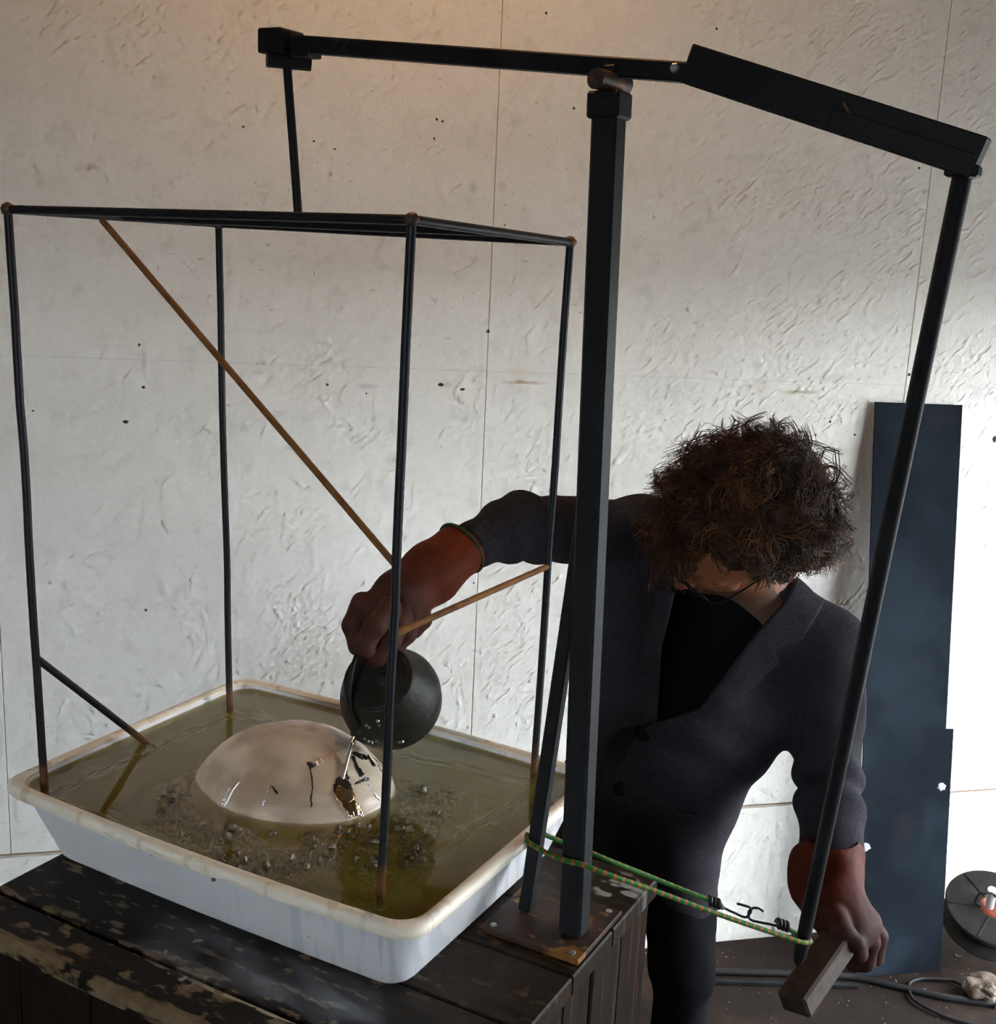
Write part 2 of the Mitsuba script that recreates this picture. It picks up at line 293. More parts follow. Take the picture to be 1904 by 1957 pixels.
put('wall_right', cat(roombox(DX, DX + .12, D0, 0, 0, 3.05), roombox(DX, DX + .12, -4.7, D1, 0, 3.05), roombox(DX, DX + .12, D1, D0, DH, 3.05)), 'room_grey', False)
tag('wall_right', 'workshop wall with a wide open doorway', kind='structure')
# bare lamp bulb hanging from the ceiling above the picture
BP = WD * .40 + WN * (W0 - .75) + UP * 2.72
tag('ceiling_lamp', 'bare warm light bulb hanging from the ceiling', 'lamp')
put('ceiling_lamp__cable', tube([BP + V3(0, 0, .12), V3(BP[0], BP[1], 3.05)], .004, 8), 'black_plastic', 40)
put('ceiling_lamp__socket', tube([BP + V3(0, 0, .045), BP + V3(0, 0, .12)], .019, 16), 'black_plastic', 40)
bulb = trimesh.creation.icosphere(3, .032); bulb.apply_translation(BP)
scene['ceiling_lamp__bulb'] = {**mikit.ply(bulb, 'bulb_glass', True), 'emitter': {'type': 'area', 'radiance': {'type': 'rgb', 'value': [70., 38., 16.]}}}

# ---------------------------------------------------------------- workbench
tag('workbench', 'worn dark wooden workbench with peeling paint under the white tray', 'workbench')
def board(a0, a1, b0, b1, z0, z1, bev=.003): return obox(LT((a0 + a1) / 2, (b0 + b1) / 2, (z0 + z1) / 2), (E3, G3, UP), (a1 - a0, b1 - b0, z1 - z0), bev)
seams = [-.405, -.327, -.20, -.07, .06, .227]
for i in range(5):
    put('workbench__board', board(-.303, .482, seams[i] + (.0008 if i else 0), seams[i + 1] - .0008, TZ - .03, TZ - .0004 * (i % 2), .008 if i == 0 else .0025), 'bench_wood', False)
sp = [-.40, -.29, -.175, -.075, .015, .115, .225]
for i in range(6):
    put('workbench__side_plank', board(.445, .474 - .002 * (i % 2), sp[i] + .002, sp[i + 1] - .002, .03, TZ - .030, .003), 'bench_side', False)
for i in range(6):
    w = .775 / 6; put('workbench__front_plank', board(-.30 + w * i + .002, -.30 + w * (i + 1) - .002, -.398, -.375, .03, TZ - .030, .003), 'bench_side', False)
put('workbench__frame', cat(board(-.29, .44, -.37, .215, .35, .38), *[board(a, a + .06, b, b + .06, 0, TZ - .03) for a in (-.29, .38) for b in (-.37, .155)]), 'bench_side', False)

# ---------------------------------------------------------------- tray with water
TL, TW, TH, TAP, RZ, WZ = .720, .533, .124, .040, .982, .970
def rring(L, W, r, z, bul=0., n=10):
    pts = []
    for (sx, sy, a0) in ((1, -1, -90), (1, 1, 0), (-1, 1, 90), (-1, -1, 180)):
        for k in range(n + 1):
            a = math.radians(a0 + 90 * k / n); pts.append((sx * (L / 2 - r) + r * math.cos(a), sy * (W / 2 - r) + r * math.sin(a)))
    P = []
    for i in range(len(pts)):
        p, q = np.array(pts[i]), np.array(pts[(i + 1) % len(pts)]); m = 18 if i % (n + 1) == n else 1
        P += [p + (q - p) * t / m for t in range(m)]
    P = np.array(P); u, w = P[:, 0] / (L / 2), P[:, 1] / (W / 2)
    P[:, 1] += np.sign(P[:, 1]) * bul * np.clip(1 - u**2, 0, 1) * (np.abs(w) > .9); P[:, 0] += np.sign(P[:, 0]) * .15 * bul * np.clip(1 - w**2, 0, 1) * (np.abs(u) > .9)
    return np.array([LT(x, y, z) for x, y in P])
def loft(rings, closed=True, capends=(False, False)):
    R = np.array(rings); m, n = R.shape[:2]; v = R.reshape(-1, 3)
    i, j = np.meshgrid(np.arange(m - 1), np.arange(n), indexing='ij'); k = (j + 1) % n
    f = np.vstack([np.stack([i * n + j, i * n + k, (i + 1) * n + k], -1).reshape(-1, 3), np.stack([i * n + j, (i + 1) * n + k, (i + 1) * n + j], -1).reshape(-1, 3)])
    for end, flag in ((0, capends[0]), (m - 1, capends[1])):
        if flag:
            v = np.vstack([v, R[end].mean(0)]); q = np.arange(n) + end * n; w = np.r_[q[1:], q[0]]; c = np.full(n, len(v) - 1)
            f = np.vstack([f, np.stack([w, q, c] if end == 0 else [q, w, c], 1)])
    return trimesh.Trimesh(v, f, process=False)
def ringz(z, off=0., r=.035, bul=.012):  # the wall of the tray at height z, inset by off
    t = (RZ - z) / TH; return rring(TL - .020 - 2 * TAP * t - 2 * off, TW - .020 - 2 * TAP * t - 2 * off, r, z, bul * (1 - .6 * t))
zs = np.linspace(RZ - .006, TZ + .006, 6)
tag('plastic_tray', 'shallow white plastic tray full of murky water on the bench', 'tray')
put('plastic_tray__body', loft([ringz(TZ, .004, .03)] + [ringz(z) for z in zs[::-1]] + [ringz(z, .004) for z in zs] + [ringz(TZ + .0055, .010, .03)], capends=(True, True)), 'tray_plastic', 40)
put('plastic_tray__lining', loft([ringz(z, .0048) for z in np.linspace(WZ + .0015, TZ + .010, 6)] + [ringz(TZ + .0075, .012, .03)], capends=(False, True)), 'stained_plastic', 40, 'olive-stained inside below the waterline')
prof = [(.002, -.016), (-.009, -.017), (-.0125, -.010), (-.011, -.003), (-.006, .0005), (.002, .001), (.006, -.003), (.0045, -.012)]
put('plastic_tray__rim', loft([rring(TL - .020 - 2 * o, TW - .020 - 2 * o, .035, RZ + z, .012) for o, z in prof + [prof[0]]]), 'rim_plastic', 50, 'cream-coloured rolled rim with brown stains')
# water: a closed body with a rippled top
bd_ = ringz(WZ, .0040); bl2 = np.stack([(bd_ - TC) @ E3, (bd_ - TC) @ G3], 1)
def wz_(q): return WZ + .0012 * (meshkit.fbm(np.c_[q[:, 0] * 22, q[:, 1] * 34, q[:, 0] * 0], 3, 4) - .5) * np.clip((.30 - np.hypot(q[:, 0] - .08, q[:, 1] + .03)) / .12 + .35, .35, 1)
rings_ = [np.array([LT(*q, TZ + .003) for q in bl2 * np.array([(TL - .02 - 2 * TAP) / (TL - .02), (TW - .02 - 2 * TAP) / (TW - .02)])])]
for t in np.linspace(1, .015, 64):
    q = bl2 * t; rings_.append(np.array([LT(x_, y_, z_) for (x_, y_), z_ in zip(q, wz_(q))]))
water = loft(rings_, capends=(True, True))
scene['clear_water'] = {'type': 'thindielectric', 'int_ior': 1.23}
scene['water'] = mikit.ply(water, 'clear_water', 60, interior={'type': 'homogeneous', 'albedo': C(.56, .49, .13), 'sigma_t': C(.70, .75, 1.0), 'scale': 62.0})
tag('water', 'murky olive water filling the white tray around the clay dome', 'water')
# black sheet on the tray floor
SQ = [(-0.5530,1.6144,0.9440), (-0.1544,1.4045,0.9440), (0.0270,1.6989,0.9440), (-0.4014,1.8562,0.9440)]; SQ = np.array(SQ); SQ = np.array([LT(np.clip((q - TC) @ E3, -.315, .315), np.clip((q - TC) @ G3, -.20, .20), q[2]) for q in SQ])
put('black_sheet__plate', trimesh.convex.convex_hull(np.vstack([SQ, SQ - V3(0, 0, .003)])), 'sheet_black', False)
for q in SQ: put('black_sheet__foot', tube([lerp0(q, SQ.mean(0), .2) * V3(1, 1, 0) + V3(0, 0, TZ + .0065), lerp0(q, SQ.mean(0), .2) - V3(0, 0, .003)], .008, 10), 'sheet_black', 40)
tag('black_sheet', 'black square sheet lying under water beneath the clay dome', 'sheet')
# clay dome
DC = V3(-.288, 1.683, TZ + .014)
nl, na = 44, 110; th = np.linspace(0, 1, nl); A_ = np.arange(na) * 2 * np.pi / na
def dome_h(r, a):  # height above the sheet from the reach 0..1
    return .178 * np.clip(1 - np.clip(r, 0, 1)**2.5, 0, 1)**.62
DV = []
for t in th:
    rr = math.sin(t * math.pi / 2)**.9 if t < 1 else 1.
    X, Y = E3 * .188, G3 * .158
    P = DC + np.outer(np.cos(A_) * rr, X) + np.outer(np.sin(A_) * rr, Y); P[:, 2] += dome_h(rr, A_)
    DV.append(P)
dome = loft(DV[::-1], capends=(True, False)); dome.update_faces(dome.nondegenerate_faces())
dn = dome.vertices.copy(); k = meshkit.fbm(dn * 18, 3, 2) - .5; dome.vertices = dn; dome.vertices = dn + unit(V3(.1, .1, 1)) * 0 + (dn - DC - V3(0, 0, .02)) * (.05 * k + .04 * (meshkit.fbm(dn * 7, 2, 8) - .5))[:, None]
dome.vertices = np.maximum(dome.vertices, V3(-9, -9, .9445)); put('clay_dome', dome, 'clay', True); tag('clay_dome', 'rounded dome of pale brown wet clay rising from the water', 'clay dome')
from scipy.spatial import cKDTree
DT = cKDTree(dome.vertices); DN = dome.vertex_normals; DN = np.where((DN * (dome.vertices - DC + V3(0, 0, .05))).sum(1, keepdims=True) < 0, -DN, DN)
def on_dome(p, off=.0):  # nearest point of the dome
    i = DT.query(p, k=4)[1]; w = np.linalg.norm(dome.vertices[i] - p, axis=1) + 1e-6; w = (1 / w) / (1 / w).sum()
    return (dome.vertices[i] * w[:, None]).sum(0) + off * unit((DN[i] * w[:, None]).sum(0)), unit((DN[i] * w[:, None]).sum(0))
def dome_ray(p):  # where the line from above the tray through p meets the dome (p is on the upper shell already, moved along the dome's axis)
    return on_dome(np.asarray(p, float))
# solidified metal lace round the dome
def crumple(c, r, seed, sub=2):
    m = trimesh.creation.icosphere(sub, 1.0); n = meshkit.fbm(m.vertices * 2.6 + seed * 7.3, 2, seed % 50); n2 = meshkit.noise(m.vertices * 6 + seed, 3)
    m.vertices = m.vertices * (.35 + 1.0 * n + .35 * n2)[:, None] * r * RNG.uniform(.6, 1.3, 3) + c; return m
bl = []
CL = [(-0.4425,1.5636,0.9670), (-0.3982,1.5212,0.9670), (-0.3554,1.4940,0.9670), (-0.3264,1.5086,0.9670), (-0.2340,1.5175,0.9670), (-0.2003,1.5358,0.9670), (-0.1622,1.5244,0.9670), (-0.1968,1.4603,0.9670), (-0.1435,1.4541,0.9670), (-0.1042,1.5269,0.9670), (-0.0793,1.5917,0.9670), (-0.0634,1.6604,0.9670), (-0.1043,1.6702,0.9670), (-0.1024,1.5959,0.9670), (-0.2495,1.4416,0.9670), (-0.3341,1.4476,0.9670), (-0.0928,1.4755,0.9670), (-0.4543,1.6202,0.9670), (-0.2931,1.4514,0.9670), (-0.1214,1.5558,0.9670)]
for i in range(800):
    c_ = np.array(CL[i % len(CL)]); P = c_ + V3(*(RNG.normal(0, .014, 2)), 0)
    q = np.hypot((P - DC) @ E3 / .172, (P - DC) @ G3 / .142)
    if q < 1: P = DC + (P - DC) * (1.02 / q)
    P[2] = max(min(WZ - .0115 + RNG.normal(0, .006), WZ + .0008), .951); bl.append(crumple(P, RNG.uniform(.0028, .0068), i, 1 if i % 4 else 2))
put('solidified_tin', cat(*bl), 'lace_metal', 25); tag('solidified_tin', 'crinkled lumps of solidified metal lace floating around the clay dome', 'metal lumps', kind='stuff')

# ---------------------------------------------------------------- hanging rod cage
CT = [(-0.6706,1.6380,1.7932), (-0.1126,1.3900,1.8006), (0.0855,1.7630,1.7846), (-0.4710,1.9800,1.7880)]   # top corners: near left, near right, far right, far left
CB = [(-0.6471,1.6220,0.9731), (-0.1258,1.3720,0.9426), (0.0751,1.7480,0.9490), (-0.4528,1.9650,0.9525)]
CT = [np.array(p) for p in CT]; CB = [np.array(p) for p in CB]
for p, q in zip(CB, CT): p += (p - q) * ((p[2] - .951) / (q[2] - p[2]))
tag('rod_cage', 'thin black steel rod cage hanging over the white tray', 'rod cage')
RR = .0057
def rodpart(k, a, b, r=RR, m='rod_steel', label=None, seg=14, wob=.0006):
    a, b = np.asarray(a, float), np.asarray(b, float); t = np.linspace(0, 1, seg)[:, None]
    p = a + (b - a) * t; p += wob * (meshkit.noise(p * 9, 3)[:, None] - .5) * V3(1, 1, .5) * np.sin(np.pi * t)
    return put(k, tube(p, r, 12), m, 40, label)
for q, p in zip(CT, CB): rodpart('rod_cage__post', p, q, wob=.003)
for i in range(4): rodpart('rod_cage__top_rail', CT[i], CT[(i + 1) % 4])
for i in range(4): rodpart('rod_cage__bottom_rail', CB[i], CB[(i + 1) % 4], .0055, 'dark_steel')
m0, m1 = (CT[0] + CT[3]) / 2, (CT[1] + CT[2]) / 2; rodpart('rod_cage__crossbar', m0, m1)
def lerp(a, b, t): return a + (b - a) * t
def on_line(a, b, px_y): # point of the post at a height
    return lerp(a, b, (px_y - a[2]) / (b[2] - a[2]))
rodpart('rod_cage__brace', lerp(CT[0], CT[1], .263) - V3(0, 0, .010), on_line(CB[1], CT[1], 1.398), .0042, 'rust', 'thin rust-brown diagonal brace')
rodpart('rod_cage__brace', on_line(CB[1], CT[1], 1.312), on_line(CB[2], CT[2], 1.305), .0045, 'rust', 'thin rust-brown diagonal brace')
rodpart('rod_cage__brace', on_line(CB[0], CT[0], 1.168), lerp(CB[0], CB[3], .55), .0055, 'rod_steel')
for q in CT:
    put('rod_cage__weld', trimesh.Trimesh(*(lambda m: (m.vertices * (.0088 * (1 + .3 * (meshkit.noise(m.vertices * 3 + q * 9) - .5)))[:, None] + q, m.faces))(trimesh.creation.icosphere(2))), 'rusty_steel', True)
HB = lerp(m0, m1, .5); HT = np.array((-0.3157,1.7264,2.0001))
rodpart('rod_cage__hanger', HB, HT, .0060)

# ---------------------------------------------------------------- stand: base plate, column, strut, hinge
SB = np.array((0.1369,1.4507,0.8660)); ST = np.array((0.1160,1.4652,1.9332)); off = -E3 * .0165 + G3 * .0165
c0, c1 = SB + off, ST + off; c0[2] = TZ + .008
tag('column_stand', 'dark square steel column bolted to the bench corner on a rusty plate', 'stand')
x, y, z = unit(E3), unit(G3), unit(c1 - c0); y = unit(np.cross(z, x)); x = np.cross(y, z)
put('column_stand__column', obox((c0 + c1) / 2, (x, y, z), (.033, .033, np.linalg.norm(c1 - c0)), .0035), 'dark_steel', False)
put('column_stand__cap', obox(c1 + z * .010, (x, y, z), (.042, .042, .031), .003), 'dark_steel', False)
bc = c1 + z * .037
put('column_stand__hinge_barrel', tube([bc - LN * .030 - LD * .006, bc + LN * .030 + LD * .006], .0118, 24), 'rusty_steel', 40, 'rusty brown hinge barrel on top of the column')
put('column_stand__hinge_tab', obox(c1 + z * .050, (x, y, z), (.016, .012, .012), .002), 'dark_steel', False)
put('column_stand__base_plate', obox(LT(.402, .028, TZ + .004), (E3, G3, UP), (.150, .146, .008), .0015), 'plate_rust', False, 'rusty base plate')
def f_bp(p, n, uv):
    a, b = loc(p); d = dr.sqrt(dr.square(a - .43) + dr.square(b - .02))
    c = mix((.022, .014, .010), (.060, .030, .017), fbm(a * 40, b * 40, 1, 4))
    c = mix(c, (.30, .10, .03), .8 * smoothstep(.62, .8, fbm(a * 28, b * 28, 5, 3) + .25 * smoothstep(.06, .02, d)))
    return mix(c, (.24, .10, .02), .8 * smoothstep(.60, .72, fbm(a * 35 + 3, b * 50, 9, 3) + .14 * smoothstep(.03, .0, dr.abs(b + .035)) - .1))
mat('plate_rust', proc(f_bp), .6, .0, specular=.2)
for a, b in ((.342, -.032), (.462, -.032), (.345, .086), (.462, .088)):
    q = LT(a, b, TZ + .008); put('column_stand__screw', moved(lathe([(0, -.004), (.0045, -.004), (.0045, .0012), (.003, .0022), (.0008, .0022), (.0004, .0012), (0, .0012)], 16), None, q), 'screw_zinc', 40)
mat('screw_zinc', (.45, .44, .42), .4, .8)
s0 = np.array((0.0656,1.5219,0.8680)); s1 = c0 + (c1 - c0) * .545 - E3 * .010
put('column_stand__strut', bar(s0, s1, .0185, .0185, G3, .002), 'dark_steel', False)

# ---------------------------------------------------------------- lever beam
tag('lever_beam', 'long black steel lever balanced on the column, thick counterweight end at right', 'lever')
a0, a1 = np.array((-0.3073,1.7219,2.0294)), np.array((0.1997,1.4497,1.9787))
put('lever_beam__arm', bar(a0, a1, .021, .022, UP, .002), 'dark_steel', False)
b0, b1 = np.array((0.1968,1.4513,1.9879)), np.array((0.4831,1.2975,1.8872)); bx_ = unit(b1 - b0); bz = unit(np.cross(bx_, LN)); bz = bz * np.sign(bz[2])
put('lever_beam__weight_box', obox((b0 + b1) / 2 , (LN, bx_, bz), (.036, np.linalg.norm(b1 - b0), .043), .0015), 'dark_steel', False)
d0, d1 = np.array((0.3752,1.3555,1.9089)), np.array((0.4816,1.2983,1.8725)); 
put('lever_beam__side_strip', obox(lerp(b0, b1, .760) - LN * .0192 - bz * .0095, (LN, bx_, bz), (.004, .158, .0235), .001), 'dark_steel', False)
put('lever_beam__seam', obox(lerp(b0, b1, .60) - LN * .0188 - bz * .004, (LN, unit(bx_ - .9 * bz), unit(bz + .9 * bx_)), (.002, .045, .003), .0005), 'rusty_steel', False)
put('lever_beam__end_block', obox(np.array((-0.3254,1.7316,2.0314)), (E3 * 0 + LN, LD, UP), (.052, .040, .032), .002), 'dark_steel', False)
put('lever_beam__end_tab', obox(np.array((-0.2876,1.7113,2.0160)), (LN, LD, UP), (.03, .03, .011), .001), 'dark_steel', False)
hb = np.array((-0.3134,1.7251,2.0074))
put('lever_beam__hinge_barrel', tube([hb - LD * .020 - LN * .022, hb + LD * .020 + LN * .022], .0105, 24), 'dark_steel', 40)
for px in ((-0.2366,1.6839,2.0254), (-0.2216,1.6759,2.0235), (0.1837,1.4583,1.9831)):
    q = np.array(px) - LN * .0105; put('lever_beam__bolt', moved(lathe([(0, 0), (.006, 0), (.006, .003), (.0045, .0045), (0, .0045)], 6), (LD, UP, -LN), q), 'screw_zinc' if px[0] > .05 else 'dark_steel', 20)
# ---------------------------------------------------------------- hanging pole
p0, p1 = np.array((0.4691,1.3051,1.8707)), np.array((0.4787,1.6000,0.7530))
tag('hanging_pole', 'long round dark pole hanging from the heavy end of the lever', 'pole')
put('hanging_pole__shaft', tube([p0, lerp(p0, p1, .5), lerp(p0, p1, .965)], .0103, 20), 'dark_steel', 40)
put('hanging_pole__tip', tube([lerp(p0, p1, .96), lerp(p0, p1, .985), p1], [.0103, .0100, .006], 20), 'dark_steel', 40)
put('hanging_pole__end_cap', obox(p0 + V3(0, 0, .004), (LD, LN, UP), (.034, .03, .012), .002), 'dark_steel', False)

# ---------------------------------------------------------------- bungee cord with hooks
def cord(pts, r, m='cord_cloth', n=200, key='bungee_cord__cord', label=None):
    P = spline(pts, n); ln = np.r_[0, np.cumsum(np.linalg.norm(np.diff(P, axis=0), axis=1))]; N = 13
    t = tube(P, r, N - 1, cap=False); v = t.vertices.reshape(n, N - 1, 3); v = np.concatenate([v, v[:, :1]], 1)
    i, j = np.meshgrid(np.arange(n - 1), np.arange(N - 1), indexing='ij'); q = i * N + j
    f = np.vstack([np.stack([q, q + 1, q + N + 1], -1).reshape(-1, 3), np.stack([q, q + N + 1, q + N], -1).reshape(-1, 3)])
    uv = np.stack([np.tile(np.arange(N) / (N - 1), n), np.repeat(ln, N)], 1)
    k = new(key); scene[k] = mikit.ply((v.reshape(-1, 3), f), m, True, uv=uv)
    if label: labels[k] = {'label': label}
tag('bungee_cord', 'green bungee cord with orange flecks looped from column strut to pole', 'bungee cord')
cord([(0.3452,1.6200,0.8363), (0.2536,1.6000,0.8809), (0.1633,1.5650,0.9326), (0.1018,1.5600,0.9575), (0.0784,1.5480,0.9715), (0.0616,1.5300,0.9786), (0.0603,1.5050,0.9838), (0.0763,1.4820,0.9829), (0.1239,1.4450,0.9849), (0.1587,1.4400,0.9758), (0.2344,1.4700,0.9355), (0.3307,1.5100,0.8815), (0.4414,1.5550,0.8230), (0.4717,1.5650,0.8090), (0.4867,1.5800,0.8019), (0.4900,1.6000,0.7954), (0.4752,1.6070,0.7963), (0.4594,1.6100,0.8049)], .0036, n=320)
def knot(c, d, key):
    x, y, z = frame(d); ms = []
    a = np.linspace(0, 6 * np.pi, 70); ms = tube(np.array([np.array(c) + x * .0055 * math.cos(t) + y * .0055 * math.sin(t) + z * (-.010 + .020 * t / (6 * np.pi)) for t in a]), .003, 8)
    return put('bungee_cord__' + key, ms, 'black_plastic', 40, 'black wrapped end of the cord')
knot((0.3501,1.6200,0.8339), V3(1, 0, -.3), 'knot'); knot((0.4529,1.6100,0.8080), V3(1, .1, -.4), 'knot')
put('bungee_cord__cord_end', tube([(0.4417,1.6150,0.8139), (0.4476,1.6120,0.8109), (0.4554,1.6100,0.8064)], [.004, .0048, .0036], 10), 'cord_green', 40)
put('bungee_cord__cord_end', tube([(0.3550,1.6200,0.8316), (0.3600,1.6200,0.8284), (0.3642,1.6200,0.8251)], [.0042, .0046, .003], 10), 'cord_green', 40)
mat('cord_green', (.08, .13, .05), .8)
def wire(k, pts, r=.0019): put(k, tube(spline(pts, 40), r, 8), 'black_plastic', 50)
wire('bungee_cord__hook', [(0.3616,1.6200,0.8276), (0.3820,1.6200,0.8182), (0.3982,1.6200,0.8121), (0.4033,1.6200,0.8167), (0.4058,1.6200,0.8238), (0.4030,1.6200,0.8288), (0.3957,1.6200,0.8311), (0.3837,1.6200,0.8339)])
wire('bungee_cord__hook', [(0.4482,1.6120,0.8040), (0.4291,1.6150,0.8063), (0.4105,1.6200,0.8066), (0.4033,1.6220,0.8120), (0.4027,1.6220,0.8189), (0.4060,1.6220,0.8252), (0.4116,1.6200,0.8284), (0.4239,1.6200,0.8230)])

# ---------------------------------------------------------------- pouring pot
PC = np.array((-0.1528,1.7000,1.1099)); PA = unit(-.20 * CR + .52 * CU - .82 * CF); px_, py_, _ = frame(PA)
SPT = np.array((-0.1928,1.6550,1.0622))
def pot_sdf(p):
    q = p - PC; t = q @ PA; r = np.linalg.norm(q - t[..., None] * PA, axis=-1)
    prof = np.array([[-.056, .066], [-.045, .0725], [-.02, .0775], [-.004, .0770], [.010, .0725], [.030, .0635], [.048, .0550], [.056, .0525]])
    R = np.interp(t, prof[:, 0], prof[:, 1])
    d = smax(smax((r - R) * .93, t - .056, .004), -.056 - t, .004)
    d = smax(d, -smax(r - .060 + .0 * t, -(-.030 - t), .004) , .003)         # hollow behind the opening
    d = smin(d, cap(p, PC - PA * .02 + unit(SPT - PC) * .055, SPT, .022, .0085), .018)
    d = np.maximum(d, -(np.abs(np.hypot(r - .0490, t - .0570)) - .0026))        # seam ring of the bottom
    d = smin(d, np.linalg.norm(q - PA * .057 - px_ * .006, axis=-1) - .007, .006)
    return d
tag('pouring_pot', 'small black cast-iron pot tipped by its handle to pour metal', 'pot')
pm = nets(pot_sdf, PC - .1, PC + .1, .0024); put('pouring_pot__body', pm, 'pot_iron', True)
put('pouring_pot__bail', tube(spline([(-0.1857,1.6520,1.0754), (-0.1969,1.6400,1.0946), (-0.2034,1.6320,1.1300), (-0.2012,1.6400,1.1632), (-0.1956,1.6650,1.1842), (-0.1825,1.6900,1.1891), (-0.1617,1.7150,1.1865), (-0.1428,1.7450,1.1737), (-0.1360,1.7650,1.1544), (-0.1311,1.7750,1.1252)], 60), .0034, 12), 'dark_steel', 50, 'curved iron bail handle')
for q, dd in (((-0.1878,1.6570,1.0699), 1), ((-0.1310,1.7720,1.1289), -1)):
    put('pouring_pot__ear', trimesh.creation.icosphere(2, .0075).apply_translation(np.array(q)), 'pot_iron', True)
put('pouring_pot__spatter', cat(*[crumple(np.array(q) , .0022, i, 1) for i, q in enumerate([(-0.1783,1.6400,1.0825), (-0.1760,1.6400,1.0850), (-0.1734,1.6380,1.0803), (-0.1606,1.6300,1.0941), (-0.1582,1.6300,1.0877), (-0.1812,1.6500,1.0575), (-0.1744,1.6450,1.0558), (-0.1685,1.6400,1.0558), (-0.1290,1.6450,1.0564), (-0.1244,1.6450,1.0575), (-0.1624,1.6400,1.0586)])]), 'bright_tin', 30, 'bright specks of spattered metal'); labels['pouring_pot__spatter']['kind'] = 'stuff'
# stream of metal
LANDP = on_dome(np.array((-0.2082,1.5988,1.0127)), .002)[0]
s_top = np.array((-0.1939,1.6520,1.0618)); mid_ = np.array((-0.1994,1.6480,1.0516))
tag('metal_stream', 'thin bright stream of molten metal falling from the pot onto the dome', 'molten metal')
sp_ = spline([s_top, lerp(s_top, mid_, .5) + V3(0, 0, .0015), mid_, lerp(mid_, LANDP, .25), lerp(mid_, LANDP, .6), LANDP], 50)
put('metal_stream__fall', tube(sp_[12:], np.linspace(.0026, .0034, 38), 14), 'bright_tin', 60)
put('metal_stream__lip', tube(sp_[:14], np.linspace(.0046, .0027, 14), 14), 'gold_tin', 60, 'top of the stream tinted gold for an orange reflection')  # silvery tin; the gold tint paints in an orange reflection
# puddle and drips on the dome
def on_path(pts, off, n): return np.array([on_dome(q, off)[0] for q in spline(np.array([on_dome(np.array(p), 0)[0] for p in pts]), n)])
def streak(pts, r, m, n=18, beads=0, seed=0):
    P = on_path(pts, .0006, n); k = np.linspace(0, 1, n); rr = r * (.45 + .55 * k + .5 * (meshkit.noise(np.c_[k * 9, k * 0 + seed, k * 0], 5) - .5)); rr[0] *= .3; rr[-1] *= .4; rr[-2] *= 1.3
    return tube(P, np.maximum(rr, .0003), 10)
tag('metal_puddle', 'golden and silver puddle where the stream strikes the dome', 'metal puddle')
def puddle(pts, w, m, off=.0016, n=22, seed=1):
    P = on_path(pts, off, n); k = np.linspace(0, 1, n); wd = np.interp(k, np.linspace(0, 1, len(w)), w); R = []
    for i in range(n):
        nn = on_dome(P[i])[1]; d = unit(P[min(i + 1, n - 1)] - P[max(i - 1, 0)]); b = unit(np.cross(nn, d)); a = np.linspace(0, 2 * np.pi, 20, endpoint=False)
        jit = 1 + .5 * (meshkit.noise(np.c_[a * 1.3, a * 0 + i * .5, a * 0 + seed], 4) - .5)
        R.append(P[i] + (np.cos(a) * wd[i] * jit)[:, None] * b + (np.sin(a) * (.0014 + .0012 * jit))[:, None] * nn)
    return loft(R, capends=(True, True))
put('metal_puddle__dross', puddle([(-0.2115,1.6000,1.0153), (-0.2050,1.5924,1.0062), (-0.1983,1.5833,0.9939), (-0.1929,1.5779,0.9846)], [.004, .013, .012, .004], 0, .0012), 'dark_dross', True, 'black burnt film')
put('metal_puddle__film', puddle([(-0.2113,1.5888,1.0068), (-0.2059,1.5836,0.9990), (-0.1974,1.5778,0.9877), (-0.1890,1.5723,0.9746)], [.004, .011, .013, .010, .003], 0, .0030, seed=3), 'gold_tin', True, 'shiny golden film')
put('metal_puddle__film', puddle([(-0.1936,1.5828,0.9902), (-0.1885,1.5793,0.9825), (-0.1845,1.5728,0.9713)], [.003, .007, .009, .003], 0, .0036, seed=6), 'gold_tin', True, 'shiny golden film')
put('metal_puddle__run', streak([(-0.2035,1.5780,0.9921), (-0.1980,1.5715,0.9810), (-0.1914,1.5684,0.9716)], .0026, 0), 'bright_tin', True, 'silver run of metal')
put('metal_puddle__run', streak([(-0.1823,1.5839,0.9821), (-0.1780,1.5805,0.9743), (-0.1747,1.5788,0.9687)], .0022, 0), 'bright_tin', True, 'silver run of metal')
SIL = [([(-0.3689,1.6007,0.9956), (-0.3735,1.5939,0.9839), (-0.3783,1.5885,0.9716)], .0018), ([(-0.3465,1.6020,1.0125), (-0.3596,1.5927,0.9950), (-0.3729,1.5845,0.9722)], .0017), ([(-0.3063,1.5788,1.0076), (-0.3099,1.5704,0.9970), (-0.3135,1.5625,0.9846)], .0019), ([(-0.1811,1.6250,1.0099), (-0.1757,1.6195,1.0029)], .0024), ([(-0.1662,1.6719,1.0057), (-0.1573,1.6640,0.9962)], .0018),
  ([(-0.1707,1.6170,0.9969), (-0.1633,1.6143,0.9878), (-0.1561,1.6133,0.9787)], .0018), ([(-0.1511,1.7336,0.9746), (-0.1440,1.7308,0.9657), (-0.1370,1.7276,0.9570)], .0020), ([(-0.1733,1.6923,1.0097), (-0.1647,1.6873,1.0021), (-0.1579,1.6848,0.9950)], .0018), ([(-0.1513,1.6850,0.9867), (-0.1465,1.6859,0.9797)], .0022), ([(-0.2466,1.6108,1.0330), (-0.2442,1.6050,1.0293)], .0024), ([(-0.2417,1.6176,1.0351), (-0.2401,1.6127,1.0325)], .0024)]
